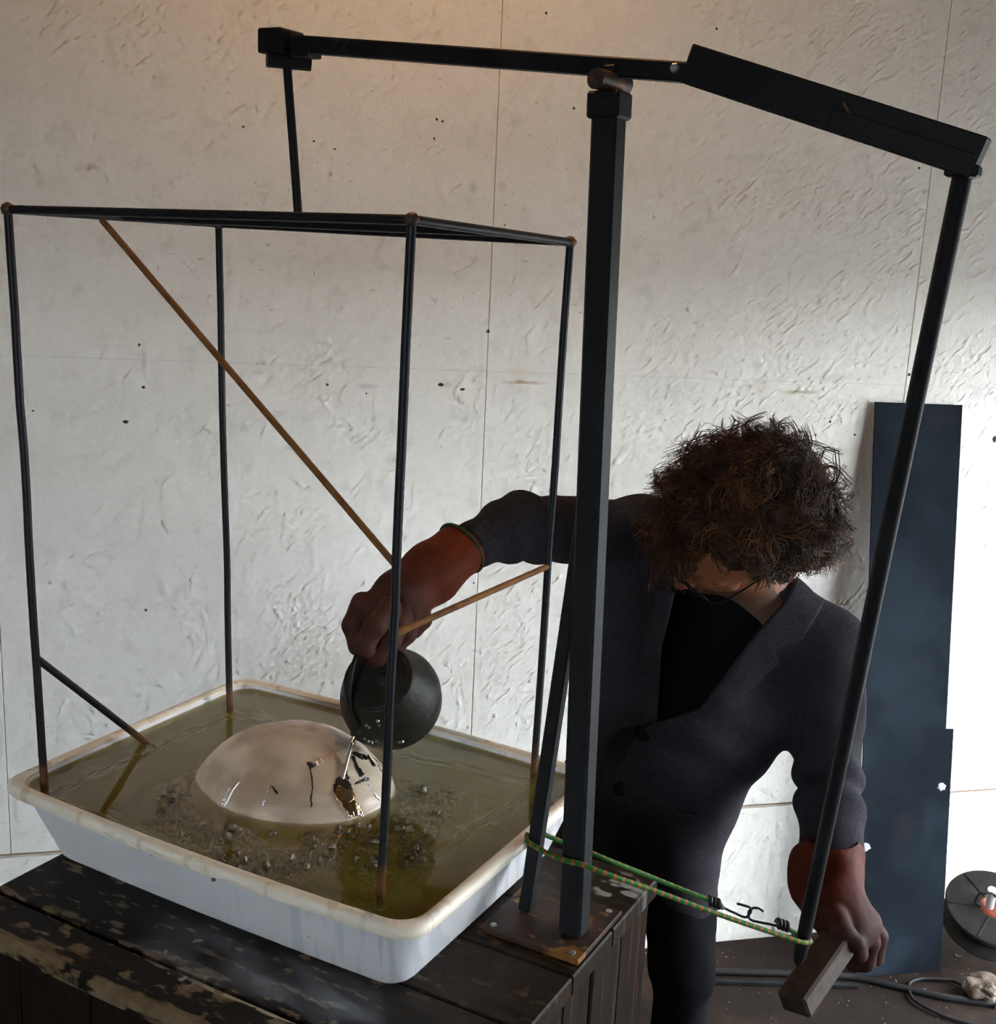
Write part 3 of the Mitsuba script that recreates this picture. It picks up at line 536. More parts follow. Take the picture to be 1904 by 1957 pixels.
DRK = [([(-0.2564,1.6055,1.0317), (-0.2500,1.5856,1.0169), (-0.2446,1.5594,0.9872)], .0014), ([(-0.2584,1.6084,1.0335), (-0.2495,1.6006,1.0278)], .0044), ([(-0.3018,1.5786,1.0087), (-0.2934,1.5701,1.0012)], .0018), ([(-0.1997,1.6469,1.0288), (-0.1897,1.6308,1.0184), (-0.1823,1.6221,1.0096)], .0042), ([(-0.1975,1.6545,1.0288), (-0.1871,1.6596,1.0229)], .0046), ([(-0.1867,1.6688,1.0230), (-0.1783,1.6651,1.0166)], .0036), ([(-0.1798,1.6780,1.0175), (-0.1695,1.6580,1.0086)], .0028), ([(-0.1905,1.6032,1.0050), (-0.1825,1.6119,1.0045), (-0.1745,1.6223,1.0033)], .0022), ([(-0.2094,1.6224,1.0263), (-0.2024,1.6109,1.0172), (-0.1997,1.6033,1.0110)], .0020)]
SILT = ['outermost silvery streak at the left foot of the dome', 'long silvery streak just right of the outermost one at the left foot of the dome', 'beaded silvery dribble on the front left of the dome', 'short bright silver bead below the forked black splash right of the stream', 'short silver dash beside the bent black splash, left of the cage post', 'long silvery dribble low on the dome between the puddle and the cage post',
  'silvery streak on the right flank of the dome behind the cage post', 'uppermost silver dash on the right shoulder of the dome', 'fat silver drop against the cage post on the dome', 'larger silver bead above the long thin black trickle on the dome', 'smaller silver bead above the long thin black trickle, highest of the beads']
DRKT = ['long thin black trickle down the middle front of the dome', 'black blotch at the head of the long thin trickle', 'short slanted black dash beside the beaded silvery dribble', 'longest black tongue of the forked splash right of the stream', 'thick black bar on top of the forked splash right of the stream', 'short black prong right of the thick bar on the dome', 'bent black splash nearest the cage post', 'ragged black smear between the puddle and the silvery dribble', 'thin black trickle just behind the falling stream']
for i, (pp, r) in enumerate(SIL):
    k = put('metal_drip', streak(pp, r, 0, seed=i), 'bright_tin', True); tag(k, SILT[i], 'metal drip', 'silvery runs of metal on the clay dome')
for i, (pp, r) in enumerate(DRK):
    k = put('dross_mark', streak(pp, r, 0, seed=i + 20), 'dark_dross', True); tag(k, DRKT[i], 'metal splash', 'black burnt splashes on the clay dome')

# ---------------------------------------------------------------- things along the wall
pb0, pb1, pt0, pt1 = np.array((0.9597,2.7164,0.0010)), np.array((1.1941,2.7706,0.0010)), np.array((0.8993,2.9000,1.4430)), np.array((1.1294,2.9550,1.4388))
pn_ = unit(np.cross(pb1 - pb0, pt0 - pb0)); pn_ *= -np.sign(pn_[1])
tag('steel_sheet', 'tall blue-black steel sheet with a stepped edge leaning on the white wall', 'steel sheet')
def pl(u, w): return lerp(lerp(pb0, pb1, u), lerp(pt0, pt1, u), w)
nw = .437
out = [pl(0, 0), pl(1.0, 0), pl(1.045, nw), pl(.955, nw + .001), pt1, pt0]
fx = unit(pb1 - pb0); fz = unit(np.cross(pn_, fx)); o2 = [((q - pb0) @ fx, (q - pb0) @ fz) for q in out]
sm = trimesh.creation.extrude_polygon(Polygon(o2), .004, engine='earcut'); fzz = fz
put('steel_sheet__plate', moved(sm, (fx, fzz, np.cross(fx, fzz)), pb0), 'blue_steel', False)
def dab(c, r, seed):
    m = crumple(c, r, seed); h = (m.vertices - c) @ pn_; m.vertices = m.vertices - .8 * h[:, None] * pn_; return m
put('steel_sheet__paint_drip', dab(np.array(pl(.93, .335)) + pn_ * .004, .011, 5), 'paint_grey', True, 'dab of pale paint')
put('steel_sheet__paint_drip', dab(np.array(pl(.06, .235)) + pn_ * .005, .012, 9), 'paint_grey', True, 'dab of pale paint')
# cable reel, cut by the right edge
rc = np.array((1.3344,2.8007,0.1400)); ra_ = unit(V3(-.05, -.36, .93))
rx, ry, _ = frame(ra_); RX = (rx, ry, ra_)
rc = np.array((1.3365,2.8266,0.1500)); RR_ = .118
tag('cable_reel', 'dusty black cable reel with orange centre lying by the wall', 'cable reel')
def disc(r, r_in, th): return lathe([(r_in, -th), (r, -th), (r + .003, 0), (r, th), (r_in, th), (r_in, -th)], 64)
put('cable_reel__flange', moved(cat(disc(RR_, .030, .003), *[obox(V3(.075 * math.cos(a), .075 * math.sin(a), .004), (V3(math.cos(a), math.sin(a), 0), V3(-math.sin(a), math.cos(a), 0), UP), (.08, .006, .003)) for a in np.arange(6) * np.pi / 3]), RX, rc), 'grey_dusty', 40)
put('cable_reel__flange', moved(disc(RR_, .030, .003), RX, rc - ra_ * .062), 'grey_dusty', 40)
put('cable_reel__hub', moved(lathe([(0, -.06), (.036, -.06), (.036, .003), (.030, .006), (.022, -.004), (0, -.006)], 40), RX, rc), 'orange_plastic', 40, 'orange plastic hub')
put('cable_reel__wound_cable', moved(cat(*[tube(np.array([[(.058 + .012 * (i % 3)) * math.cos(a), (.058 + .012 * (i % 3)) * math.sin(a), -.012 - .009 * (i // 3) - .0] for a in np.linspace(0, 2 * np.pi, 50)]), .0055, 8) for i in range(15)]), RX, rc), 'black_plastic', 50)
put('cable_reel__plug', moved(tube([V3(0, 0, 0), V3(0, 0, .05)], [.011, .012], 18), (rx, ry, unit(ra_ + .3 * ry)), rc + ra_ * .004 - rx * .012), 'white_plastic', 40, 'white plug')
put('cable_reel__lead', tube(spline([rc + ra_ * .04, rc + ra_ * .055 - rx * .02, rc + ra_ * .05 - rx * .045, rc + ra_ * .02 - rx * .05, rc + ra_ * .002 - rx * .03], 40), .003, 8), 'black_plastic', 50)
tag('floor_cable', 'loose black cable looping across the floor below the steel sheet', 'cable')
put('floor_cable__cable', tube(spline([(1.2765,2.6114,0.0060), (1.2428,2.6719,0.0060), (1.1984,2.7134,0.0080), (1.1394,2.7155,0.0080), (1.0884,2.6896,0.0080), (1.0759,2.6351,0.0080), (1.1031,2.5895,0.0080), (1.1599,2.5523,0.0060), (1.2282,2.5336,0.0060), (1.3160,2.5341,0.0060)], 90), .0045, 10), 'black_plastic', 50)
tag('floor_hose', 'flat black hose lying along the floor from the boots to the reel', 'hose')
put('floor_hose__hose', tube(spline([(0.5526,2.7009,0.0080), (0.6725,2.7058,0.0080), (0.8058,2.7095,0.0080), (0.9382,2.7087,0.0080), (1.0599,2.6744,0.0080), (1.1774,2.6365,0.0080), (1.3758,2.6160,0.0080)], 80), .0085, 10), 'black_plastic', 50)
k_ = 'floor_bar'; tag(k_, 'thin dark steel bar on the floor beside the black hose', 'steel bar')
scene[k_] = mikit.ply(bar(np.array((0.5601,2.6627,0.0060)), np.array((0.9550,2.6736,0.0060)), .012, .010), 'dark_steel', False)
tag('crumpled_wrapper', 'crumpled pale brown wrapper on the floor at the right edge', 'wrapper')
wr = trimesh.creation.icosphere(3, 1.0); wn_ = meshkit.fbm(wr.vertices * 1.3, 2, 4); wr.vertices = wr.vertices * (.62 + .6 * np.abs(wn_ - .5) * 2 + .25 * meshkit.noise(wr.vertices * 2.4, 2))[:, None] * V3(.065, .05, .03) + np.array((1.2664,2.6553,0.0260))
scene['crumpled_wrapper'] = mikit.ply(wr, 'cardboard', False)

# ---------------------------------------------------------------- the man
tag('person', 'man with wild curly brown hair in a dark coat, bending and pouring the pot', 'person')
Rsh, Rel, Rwr = np.array((0.2643,2.1200,1.2728)), np.array((0.0299,1.9400,1.3184)), np.array((-0.0670,1.8500,1.2924))
Lsh, Lel, Lwr = np.array((0.5987,2.0500,1.0950)), np.array((0.6253,2.0500,0.8788)), np.array((0.5959,1.8600,0.7773))
d0 = unit(np.array((0.3583,2.0000,1.0910)) - EYE); vx = unit(np.cross(d0, UP)); vy = np.cross(vx, d0)
def v2(p): return np.stack([(np.asarray(p) - EYE) @ vx, (np.asarray(p) - EYE) @ vy], -1)
def coat_sdf(p):
    w = (meshkit.fbm(p * V3(7, 7, 5), 3, 3) - .5) * .030 + (meshkit.noise(p * 22, 6) - .5) * .005
    d = cap(p, Rsh, Lsh, .068, .075)
    d = smin(d, cap(p, (0.4286,2.1000,1.1197), (0.3681,2.1400,0.8626), .118, .12), .05)
    d = smin(d, cap(p, (0.2812,2.1300,1.2136), (0.3044,2.1700,0.8463), .098, .10), .05)
    d = smin(d, cap(p, (0.5684,2.0700,1.0413), (0.4051,2.1500,0.7950), .062, .095), .04)
    d = smin(d, cap(p, (0.2455,2.1700,0.7556), (0.3869,2.1400,0.7770), .096), .04)
    d = smin(d, cap(p, (0.3665,2.1400,0.7542), (0.3933,2.1000,0.5756), .108, .066), .05)
    d = smin(d, cap(p, (0.2310,2.1800,0.7054), (0.2147,2.2000,0.4870), .09, .08), .05)
    d = smax(d, -(p[..., 2] - (-.0)), .01)
    a1 = smin(cap(p, Rsh, Rel, .064, .056), cap(p, Rel, Rwr, .055, .036), .015)
    t = (p - Rel) @ unit(Rwr - Rel); a1 = a1 + .0045 * np.sin(t * 95 + 3 * meshkit.noise(p * 9, 2)) * np.exp(-(t / .08)**2)
    a2 = smin(cap(p, Lsh, Lel, .070, .060), cap(p, Lel, Lwr, .060, .056), .015)
    t = (p - Lel) @ unit(Lwr - Lel); a2 = a2 + .0055 * np.sin(t * 85 + 4 * meshkit.noise(p * 9, 4)) * np.exp(-((t - .05) / .12)**2)
    d = smin(smin(d, a1, .03), a2, .03)
    fo = np.sin((p @ unit(CR * .55 + CU * .83)) * 62 + 5 * meshkit.noise(p * 6, 8)) * np.exp(-(np.linalg.norm(p - (0.3829,2.0500,0.8822), axis=-1) / .17)**2)
    return d + w * .5 + .0035 * fo
Vp = [(0.3068,2.0000,1.2222), (0.2953,2.0000,1.0976), (0.2980,2.0000,0.9624), (0.2354,2.0000,0.9374), (0.1967,2.0000,0.8853), (0.1798,2.0000,0.7305), (0.1927,2.0000,0.5183), (0.2451,2.0000,0.5210), (0.2282,2.0000,0.6911), (0.2293,2.0000,0.8463), (0.2713,2.0000,0.9452), (0.3757,2.0000,0.9921), (0.4558,2.0000,1.1296), (0.5044,2.0000,1.1940), (0.4449,2.0000,1.2477)]
Vq = v2(np.array(Vp))
SPLIT = 2.08
def front(p): return (p - np.array((0.3762,2.1000,1.0565))) @ d0      # negative on the side of the camera
LO, HI = V3(-.16, 1.72, .40), V3(.72, 2.36, 1.42)
_cache = {}
def coat_open(p): return smax(coat_sdf(p), -np.maximum(poly2(Vq, v2(p)), front(p) - .035), .004)
put('person__coat', nets(coat_open, LO, HI, .0065), 'coat_cloth', True, 'dark charcoal wool coat with wide lapels')
def layer(poly, t0, t1):
    q = v2(np.array(poly)); return lambda p: (lambda c: smax(np.maximum(c - t1, -(c + t0)), np.maximum(poly2(q, v2(p)), front(p) - .02), .004))(coat_sdf(p))
LP = [(0.5279,2.0000,1.2498), (0.5028,2.0000,1.1920), (0.4560,2.0000,1.1276), (0.3758,2.0000,0.9901), (0.2732,2.0000,0.9443), (0.3690,2.0000,0.9600), (0.4481,2.0000,1.0124), (0.5063,2.0000,1.0808), (0.4928,2.0000,1.1073), (0.5388,2.0000,1.1240), (0.5768,2.0000,1.1975)]
put('person__coat__lapel', nets(layer(LP, .004, .007), np.array((0.2680,2.0000,0.9390)) - V3(.02, .14, .02), np.array((0.5933,2.0500,1.2505)) + V3(.02, .12, .02), .004), 'coat_cloth', True)
LP2 = [(0.2804,2.0000,1.2115), (0.2587,2.0000,1.0958), (0.2557,2.0000,1.0079), (0.2817,2.0000,0.9557), (0.3000,2.0000,0.9606), (0.2971,2.0000,1.0977), (0.3127,2.0000,1.2036)]
put('person__coat__lapel', nets(layer(LP2, .004, .008), np.array((0.2494,2.0000,0.9381)) - V3(.02, .14, .02), np.array((0.3283,2.0500,1.2089)) + V3(.02, .12, .02), .004), 'coat_cloth', True)
def ray_coat(p):   # nearest coat surface in front of p
    p = np.array(p, float) - d0 * .25
    for _ in range(80): p = p + d0 * float(coat_sdf(p[None])[0]) * .7
    return p
for q in ((0.2940,2.1000,0.8986), (0.2565,2.1000,0.7864)):
    c = ray_coat(q); x, y, z = frame(-d0); put('person__coat__button', moved(lathe([(0, -.002), (.0125, -.002), (.0135, .0015), (.011, .004), (.008, .003), (0, .003)], 24), (x, y, z), c), 'matt_black', 40)
FL = [(0.3234,2.0000,0.7999), (0.3545,2.0000,0.7891), (0.4024,2.0000,0.7833), (0.4606,2.0000,0.7904), (0.4595,2.0000,0.7603), (0.4004,2.0000,0.7501), (0.3494,2.0000,0.7579), (0.3216,2.0000,0.7730)]
put('person__coat__pocket_flap', nets(layer(FL, .003, .006), np.array((0.3141,2.0200,0.7267)) - V3(.02, .14, .02), np.array((0.4813,2.0500,0.8039)) + V3(.02, .14, .02), .004), 'coat_cloth', True)
def shirt_sdf(p):
    d = cap(p, lerp(Rsh, Lsh, .12), lerp(Rsh, Lsh, .85), .050, .05)
    d = smin(d, cap(p, (0.4286,2.1000,1.1197), (0.3681,2.1400,0.8626), .100, .103), .05)
    d = smin(d, cap(p, (0.2271,2.1700,0.7547), (0.3749,2.1400,0.7764), .08), .04)
    return d + (meshkit.fbm(p * 9, 2, 3) - .5) * .012
put('person__shirt', nets(shirt_sdf, V3(.05, 1.9, .66), V3(.62, 2.32, 1.3), .007), 'shirt_cloth', True, 'black shirt')
def trouser_sdf(p):
    d = cap(p, (0.2310,2.1800,0.7054), (0.3716,2.1600,0.7225), .085)
    d = smin(d, smin(cap(p, (0.3734,2.1500,0.6832), (0.4002,2.0800,0.4271), .085, .062), cap(p, (0.4002,2.0800,0.4271), (0.4220,2.2000,0.0452), .062, .05), .03), .03)
    d = smin(d, smin(cap(p, (0.2339,2.1800,0.6605), (0.2709,2.2000,0.3590), .085, .062), cap(p, (0.2709,2.2000,0.3590), (0.2880,2.3200,-0.0178), .062, .05), .03), .03)
    return d + (meshkit.fbm(p * V3(14, 14, 9), 2, 7) - .5) * .018
put('person__trousers', nets(trouser_sdf, V3(.03, 1.94, .06), V3(.45, 2.46, .86), .007), 'trouser_cloth', True, 'black trousers')
for q in ((0.4220,2.2000,0.0452), (0.2880,2.3200,-0.0178)):
    q = np.array(q); f0 = V3(q[0], q[1] - .02, .045)
    put('person__shoe', nets(lambda p: np.maximum(smin(cap(p, f0 + V3(-.0, .05, 0), f0 + V3(-.03, -.15, -.008), .042, .036), cap(p, f0, V3(q[0], q[1], .16), .045, .048), .03), -p[..., 2] + .004), f0 - V3(.12, .24, .06), f0 + V3(.1, .14, .18), .006), 'black_plastic', True)
# head
HF = -.8 * CR - .6 * CU; HU = unit(-.93 * CF + .34 * (-.6 * CR + .8 * CU)); HF = unit(HF - HU * (HF @ HU)); HL = np.cross(HU, HF)
HC = np.array((0.4026,1.9850,1.3071)); HA = (HF, HL, HU)
def hp(f, l, u): return HC + HF * f + HL * l + HU * u
NB = np.array((0.4850,2.0900,1.1307))
def head_sdf(p):
    d = ell(p, hp(-.012, 0, .025), HA, (.098, .078, .092))
    d = smin(d, ell(p, hp(.040, 0, -.035), HA, (.056, .060, .078)), .02)
    for s in (-1, 1):
        d = smin(d, cap(p, hp(.005, .052 * s, -.060), hp(.072, .018 * s, -.102), .020, .018), .018)
        d = smin(d, cap(p, hp(.078, .012 * s, .012), hp(.066, .048 * s, .010), .010, .009), .010)
        d = smin(d, cap(p, hp(.062, .040 * s, -.028), hp(.050, .058 * s, -.020), .014, .012), .014)
        d = smax(d, -(np.linalg.norm(p - hp(.098, .032 * s, -.006), axis=-1) - .014), .008)
        d = smin(d, np.linalg.norm(p - hp(.077, .031 * s, -.006), axis=-1) - .0125, .003)
        ear = smax(ell(p, hp(-.004, .082 * s, -.012), HA, (.020, .010, .032)), -(np.linalg.norm(p - hp(.002, .094 * s, -.010), axis=-1) - .011), .004)
        d = smin(d, ear, .005)
    d = smin(d, cap(p, hp(.090, 0, .006), hp(.116, 0, -.032), .009, .0125), .008)
    for s in (-1, 1): d = smin(d, np.linalg.norm(p - hp(.104, .012 * s, -.037), axis=-1) - .009, .006)
    d = smin(d, cap(p, hp(.090, -.018, -.066), hp(.090, .018, -.066), .0065), .004); d = smin(d, cap(p, hp(.090, -.016, -.078), hp(.090, .016, -.078), .0072), .004)
    d = smax(d, -cap(p, hp(.0985, -.022, -.0725), hp(.0985, .022, -.0725), .0022), .002)
    d = smin(d, np.linalg.norm(p - hp(.080, 0, -.108), axis=-1) - .018, .014)
    d = smin(d, cap(p, hp(-.030, 0, -.055), NB, .055, .060), .025)
    d = smin(d, cap(p, hp(.0, .02, -.06), (0.4603,2.0600,1.1588), .030, .030), .03)
    d = smin(d, cap(p, lerp(Rsh, Lsh, .30), lerp(Rsh, Lsh, .80), .040), .05)
    return smin(d, cap(p, NB, (0.4395,2.1400,0.9619), .06, .09), .05)
bm_ = nets(head_sdf, V3(.20, 1.84, .92), V3(.58, 2.28, 1.36), .0042)
loc3 = np.stack([(bm_.vertices - HC) @ a for a in HA], 1); nz = meshkit.fbm(bm_.vertices * 45, 3, 3)[:, None]
skin = V3(.22, .085, .040) * (.85 + .3 * nz) ; skin[:, 0] *= 1
st_ = np.clip((-.050 - loc3[:, 2] - .25 * np.abs(loc3[:, 0] - .06)) / .02, 0, 1) * (loc3[:, 0] > -.01) * (loc3[:, 2] > -.135); skin = skin * (1 - .72 * st_[:, None]) + V3(.05, .035, .028) * .72 * st_[:, None]
nose = np.clip(1 - np.linalg.norm(loc3 - V3(.118, 0, -.032), axis=1) / .03, 0, 1)[:, None]; skin = skin * (1 - nose) + V3(.28, .075, .055) * nose
put('person__body', bm_, 'skin_vc', True, 'weathered skin of the face and neck', color=skin)
# hair: base mass and curls
HD = []; HCOL = []
def hair_base(p):
    d = ell(p, hp(-.034, -.006, .036), HA, (.112, .103, .100)); n = (meshkit.fbm(p * 24, 3, 2) - .5) * .05
    q = (p - HC) @ np.array(HA).T; face = np.maximum(.052 - q[..., 0], .0 - q[..., 1]); d = smax(smax(d + n, -face, .012), q[..., 1] - .075 - .25 * np.clip(-q[..., 0], -.05, .1), .02)
    return smax(d, -(q[..., 2] + .055 + .25 * q[..., 0]), .015)
def hair_ok(P):
    f, l = (P - HC) @ HF, (P - HC) @ HL
    return ~(((f > .066) & (l > .018)) | (l > .108 - .35 * f) | ((f > .034) & (l > .066)))
hb_ = nets(hair_base, HC - .19, HC + .20, .0048)
R2 = np.random.default_rng(5)
parts = [hb_]; cols_ = [V3(.024, .012, .007) * (.4 + 1.2 * meshkit.fbm(hb_.vertices * 60, 2, 3)[:, None])]
down = -UP
for c in range(1150):
    v = unit(R2.normal(size=3)); f, l, u = v
    if u < -.35 or (f > .35 and l > .1 and u < .6): continue
    root = hp(-.03 + .104 * f, -.004 + .094 * l, .034 + .092 * u); nrm = unit(HF * f / .1 + HL * l / .09 + HU * u / .1)
    side_ = unit(np.cross(nrm, R2.normal(size=3))); Ln = R2.uniform(.050, .098) * (1 + .15 * (l < -.2)); rad = R2.uniform(.007, .017); tw = R2.uniform(1.0, 2.1) * np.pi; ph = R2.uniform(0, 6.28)
    base_c = V3(.046, .021, .010) * R2.uniform(.5, 1.5) + (V3(.14, .062, .022) * R2.uniform(.3, 1.) if R2.random() < .18 else 0)
    bend = R2.uniform(.02, .05)
    for q in range(8):
        n = 13; t = np.linspace(0, 1, n)[:, None]; j = R2.normal(size=3) * .0035; L_ = Ln * R2.uniform(.8, 1.06)
        dirn = unit(nrm + .35 * side_ - .12 * HF + R2.normal(size=3) * .05)
        x, y, _ = frame(dirn, side_)
        P = root + j * (1 + .6 * t) + dirn * L_ * (t - .26 * t**2) + (side_ * bend + down * .014) * t**2 * (Ln / .08)
        P = P + rad * t**.8 * (np.cos(ph + tw * 2 * t) * x + np.sin(ph + tw * 2 * t) * y)
        ok = hair_ok(P); n_ok = n if ok.all() else int(np.argmin(ok))
        if n_ok < 4: continue
        P = P[:n_ok]; m = tube(P, .00095 * (1 - .55 * t[:n_ok, 0]), 3, False); parts.append(m); cols_.append(np.tile(base_c * R2.uniform(.8, 1.25), (len(m.vertices), 1)))
for c in range(230):
    v = unit(R2.normal(size=3)); f, l, u = v
    if u < -.3 or f > .55: continue
    root = hp(-.04 + .112 * f, -.006 + .104 * l, .036 + .098 * u); nrm = unit(HF * f / .1 + HL * l / .09 + HU * u / .1)
    side_ = unit(np.cross(nrm, R2.normal(size=3))); Ln = R2.uniform(.05, .088); rad = R2.uniform(.012, .02); tw = R2.uniform(.8, 1.4) * np.pi; ph = R2.uniform(0, 6.28); bc_ = V3(.036, .016, .008) * R2.uniform(.5, 1.4)
    dir0 = unit(nrm + .4 * side_)
    for q in range(9):
        n = 18; t = np.linspace(0, 1, n)[:, None]; x, y, _ = frame(dir0, side_); dirn = unit(dir0 + R2.normal(size=3) * .035)
        P = root + R2.normal(size=3) * .003 + dirn * Ln * R2.uniform(.9, 1.06) * (t - .2 * t**2) + side_ * .03 * t**2 + rad * t * (np.cos(ph + tw * 2 * t) * x + np.sin(ph + tw * 2 * t) * y)
        ok = hair_ok(P); n_ok = n if ok.all() else int(np.argmin(ok))
        if n_ok < 6: continue
        m = tube(P[:n_ok], .0009 * (1 - .5 * t[:n_ok, 0]), 3, False); parts.append(m); cols_.append(np.tile(bc_ * R2.uniform(.8, 1.25), (len(m.vertices), 1)))
V_ = np.vstack([m.vertices for m in parts]); of = np.cumsum([0] + [len(m.vertices) for m in parts[:-1]]); F_ = np.vstack([m.faces + o for m, o in zip(parts, of)])
put('person__hair', trimesh.Trimesh(V_, F_, process=False), 'hair_vc', True, 'tousled curly dark brown hair', color=np.vstack(cols_))
# glasses
def gl(k, pts, r=.0016): put('person__glasses__' + k, tube(spline(pts, 30), r, 8), 'matt_black', 50)
for s in (-1, 1):
    a = np.linspace(0, 2 * np.pi, 40); gl('rim' , [hp(.112 - .012 * (abs(math.cos(t) * .024 * s + .033 * s) / .06)**2, .033 * s + .024 * math.cos(t), -.006 + .016 * math.sin(t)) for t in a])
    gl('temple', [hp(.100, .060 * s, .0), hp(.094, .072 * s, .0), hp(.05, .080 * s, .0), hp(.0, .086 * s, .002), hp(-.02, .086 * s, -.012)], .0016)
gl('bridge', [hp(.113, -.010, -.002), hp(.118, 0, .002), hp(.113, .010, -.002)])
labels['person__glasses'] = {'label': 'thin dark-framed glasses'}
# gloves
def hand(k, fn, lo, hi, cuffpt, label, h=.0032, tone=1.):
    m = nets(fn, lo, hi, h); q = m.vertices; dd = np.linalg.norm(q - cuffpt, axis=1); t = np.clip((dd - .07) / .09, 0, 1)[:, None]
    n = meshkit.fbm(q * 40, 3, 3)[:, None]; c = tone * V3(.115, .019, .005) * (.6 + .8 * n) * (1 - t) + tone * V3(.050, .018, .012) * (.5 + 1. * n) * t
    put('person__' + k, m, 'leather_vc', True, label, color=c)
def chain(p, pts, r, k=.006):
    d = None
    for i in range(len(pts) - 1):
        e = cap(p, pts[i], pts[i + 1], r[i], r[i + 1]); d = e if d is None else smin(d, e, k)
    return d
def glove_r(p):
    cu, wr = np.array((-0.0543,1.8600,1.3008)), np.array((-0.1440,1.7650,1.2412)); ax = unit(wr - cu)
    g_ = cap(p, cu, lerp(cu, wr, .55), .044, .045); g_ = smin(g_, cap(p, lerp(cu, wr, .5), wr, .043, .040), .02)
    g_ = smax(g_, -((p - cu) @ ax + .004), .003)
    g_ = g_ + (meshkit.noise(p * 30, 4) - .5) * .006
    pa = smin(cap(p, wr, (-0.1656,1.7450,1.2213), .039, .030), cap(p, (-0.1887,1.7350,1.2333), (-0.1354,1.7650,1.2198), .022, .022), .02)
    d = smin(g_, pa, .02)
    F = [([(-0.1991,1.7350,1.2394), (-0.2126,1.7280,1.2053), (-0.2025,1.7220,1.1746), (-0.1889,1.7150,1.1702)], [.017, .0150, .0135, .012]),
         ([(-0.1538,1.7000,1.2442), (-0.1698,1.6580,1.2296), (-0.1852,1.6520,1.2005), (-0.1811,1.6720,1.1865)], [.018, .0160, .0150, .013]),
         ([(-0.1367,1.7150,1.2240), (-0.1481,1.6760,1.2037), (-0.1673,1.6740,1.1759), (-0.1694,1.6950,1.1683)], [.017, .0150, .0140, .012]),
         ([(-0.1216,1.7450,1.2184), (-0.1282,1.7150,1.1997), (-0.1442,1.7060,1.1822), (-0.1521,1.7250,1.1735)], [.015, .0138, .0128, .011]),
         ([(-0.1184,1.7700,1.2325), (-0.1081,1.7600,1.2092), (-0.1196,1.7480,1.1941)], [.017, .0140, .012])]
    for pts, r in F: d = smin(d, chain(p, [np.array(x) for x in pts], r), .0022)
    return d
gr_lo, gr_hi = np.array((-0.2181,1.6400,1.1744)) - .03, np.array((-0.0188,1.9200,1.3457)) + .03
hand('glove', glove_r, np.minimum(gr_lo, gr_hi), np.maximum(gr_lo, gr_hi), np.array((-0.0577,1.8600,1.3006)), 'rust-red leather gauntlet gripping the pot handle')
def glove_l(p):
    cu, wr = np.array((0.5885,1.8650,0.7839)), np.array((0.5857,1.7900,0.7418)); ax = unit(wr - cu)
    g_ = cap(p, cu, wr, .062, .048); g_ = smin(g_, cap(p, (0.5655,1.8400,0.7481), (0.5788,1.8000,0.7335), .048, .04), .02)
    g_ = smax(g_, -((p - cu) @ ax + .012), .003) + (meshkit.noise(p * 30, 5) - .5) * .008
    d = smin(g_, smin(cap(p, wr, (0.5992,1.7450,0.7254), .044, .038), cap(p, (0.5793,1.7500,0.7260), (0.6287,1.7600,0.7270), .024, .026), .02), .02)
    F = [([(0.5709,1.7350,0.7516), (0.5741,1.7000,0.7430), (0.5921,1.6900,0.7337)], [.020, .018, .015]),
         ([(0.5906,1.7400,0.7374), (0.5989,1.7150,0.7209), (0.6079,1.7200,0.6976), (0.5989,1.7400,0.6766)], [.018, .017, .015, .012]),
         ([(0.6155,1.7600,0.7311), (0.6348,1.7500,0.7005), (0.6329,1.7500,0.6642), (0.6160,1.7550,0.6523)], [.018, .017, .015, .012]),
         ([(0.6340,1.7800,0.7312), (0.6583,1.7800,0.6922), (0.6581,1.7800,0.6487), (0.6347,1.7750,0.6361)], [.017, .016, .014, .011]),
         ([(0.5841,1.8000,0.7242), (0.5742,1.7700,0.7037), (0.5756,1.7500,0.6974)], [.019, .017, .014])]
    for pts, r in F: d = smin(d, chain(p, [np.array(x) for x in pts], r), .005)
    return d
cu_, wr_ = np.array((-0.0543,1.8600,1.3008)), np.array((-0.1440,1.7650,1.2412)); cx_, cy_, cz_ = frame(wr_ - cu_)
put('person__glove__piping', tube(np.array([cu_ + cz_ * .003 + .0452 * (math.cos(a) * cx_ + math.sin(a) * cy_) for a in np.linspace(0, 2 * np.pi, 49)]), .0026, 8), 'piping_green', 50, 'dark green piping round the cuff')
gl_lo, gl_hi = np.array((0.4630,1.6600,0.6762)) - .03, np.array((0.7270,1.9500,0.7949)) + .03
hand('glove', glove_l, np.minimum(gl_lo, gl_hi), np.maximum(gl_lo, gl_hi), np.array((0.5942,1.8600,0.7772)), 'rust-red leather gauntlet clutching the steel block', tone=.6)
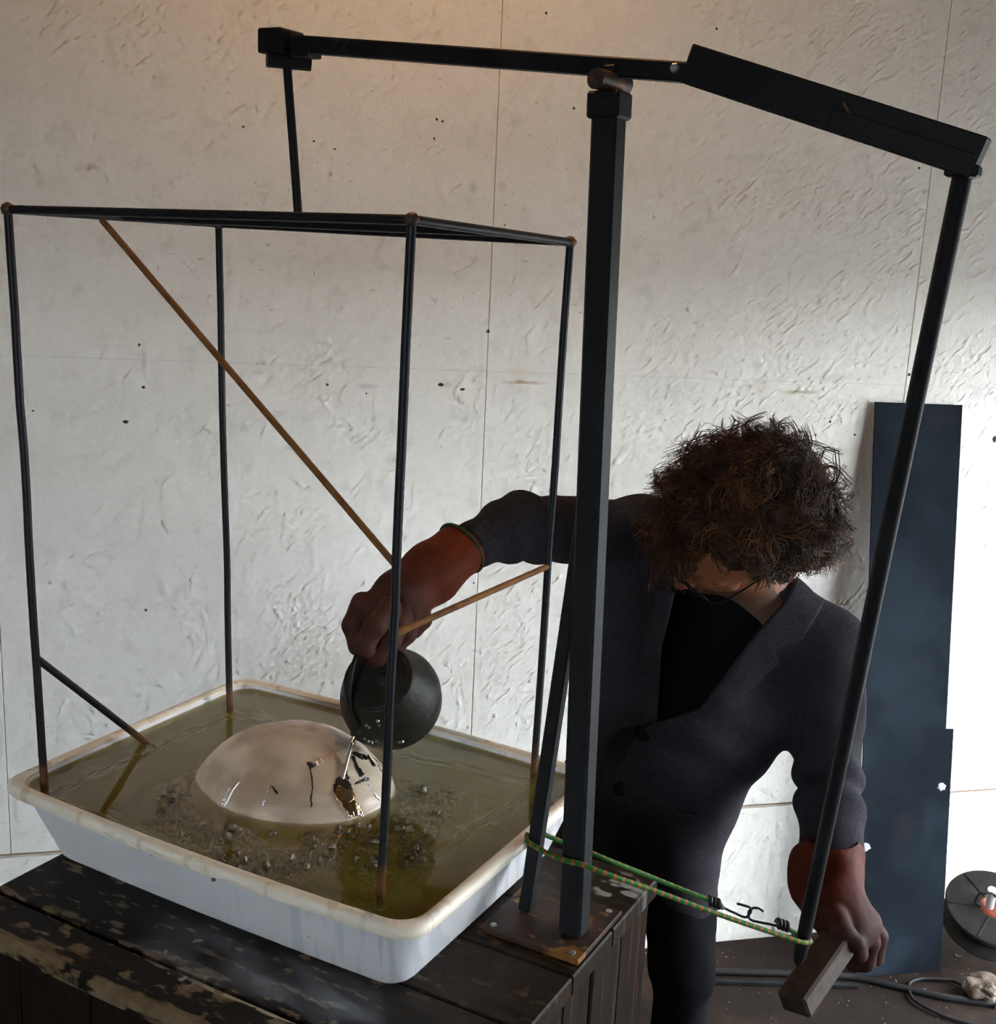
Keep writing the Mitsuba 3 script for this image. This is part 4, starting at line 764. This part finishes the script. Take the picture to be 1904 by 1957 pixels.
# block in the left hand
q0, q1 = np.array((0.5690,1.7050,0.7257)), np.array((0.4796,1.6050,0.6771)); bd = unit(q1 - q0); bx2 = unit(CR * .9 + CU * .35 - bd * (bd @ (CR * .9 + CU * .35))); by2 = np.cross(bd, bx2)
tag('steel_block', 'dull brown steel block held in the left glove beside the pole tip', 'steel block')
put('steel_block__bar', obox((q0 + q1) / 2, (bx2, by2, bd), (.050, .038, np.linalg.norm(q1 - q0)), .004), 'block_rust', False)
mat('block_rust', proc(lambda p, n, uv: mix((.022, .014, .010), (.060, .038, .028), fbm(p.x * 50, p.y * 50, p.z * 50, 4))), .6, .2)
# ---------------------------------------------------------------- thin steam at the front corner of the tray
nx_, ny_, nz_ = 64, 40, 24
gx, gy, gz = np.meshgrid((np.arange(nx_) + .5) / nx_, (np.arange(ny_) + .5) / ny_, (np.arange(nz_) + .5) / nz_, indexing='ij')
q_ = np.stack([gx * 4.2 + .6 * gz, gy * 3.0 + .5 * gx, gz * 2.0], -1); q_ = q_ + 1.6 * (np.stack([meshkit.fbm(q_ * 1.1, 2, 3), meshkit.fbm(q_ * 1.1 + 7, 2, 4), meshkit.fbm(q_ + 3, 2, 5)], -1) - .5)
dn_ = np.clip((meshkit.fbm(q_ * 1.6, 4, 6) - .47) / .25, 0, 1)
dn_ = dn_ * np.clip(np.minimum(gx, 1 - gx) * 5, 0, 1) * np.clip(np.minimum(gy, 1 - gy) * 5, 0, 1) * np.clip((1 - gz) * 1.6, 0, 1) * np.clip(gz * 12, .0, 1)
SX, SY, SZ = .20, .050, .024; SC_ = LT(.165, -.306, TZ + .003 + SZ)
M_ = np.eye(4); M_[:3, 0] = E3 * SX; M_[:3, 1] = G3 * SY; M_[:3, 2] = UP * SZ; M_[:3, 3] = SC_
M2 = np.eye(4); M2[:3, 0] = E3 * 2 * SX; M2[:3, 1] = G3 * 2 * SY; M2[:3, 2] = UP * 2 * SZ; M2[:3, 3] = SC_ - E3 * SX - G3 * SY - UP * SZ
scene['steam'] = {'type': 'cube', 'to_world': T(M_), 'bsdf': {'type': 'null'}, 'interior': {'type': 'heterogeneous', 'albedo': .96, 'scale': 8.0,
    'sigma_t': {'type': 'gridvolume', 'grid': mi.VolumeGrid(np.ascontiguousarray(dn_.transpose(2, 1, 0)[..., None]).astype(np.float32)), 'to_world': T(M2)}}}
tag('steam', 'thin white wisps of steam drifting over the bench at the front corner of the tray', 'steam', kind='stuff')
import os
if os.environ.get('SC_TIME'): print('triangles', sum(len(x[1]) for x in meshkit.WRITTEN.values()))
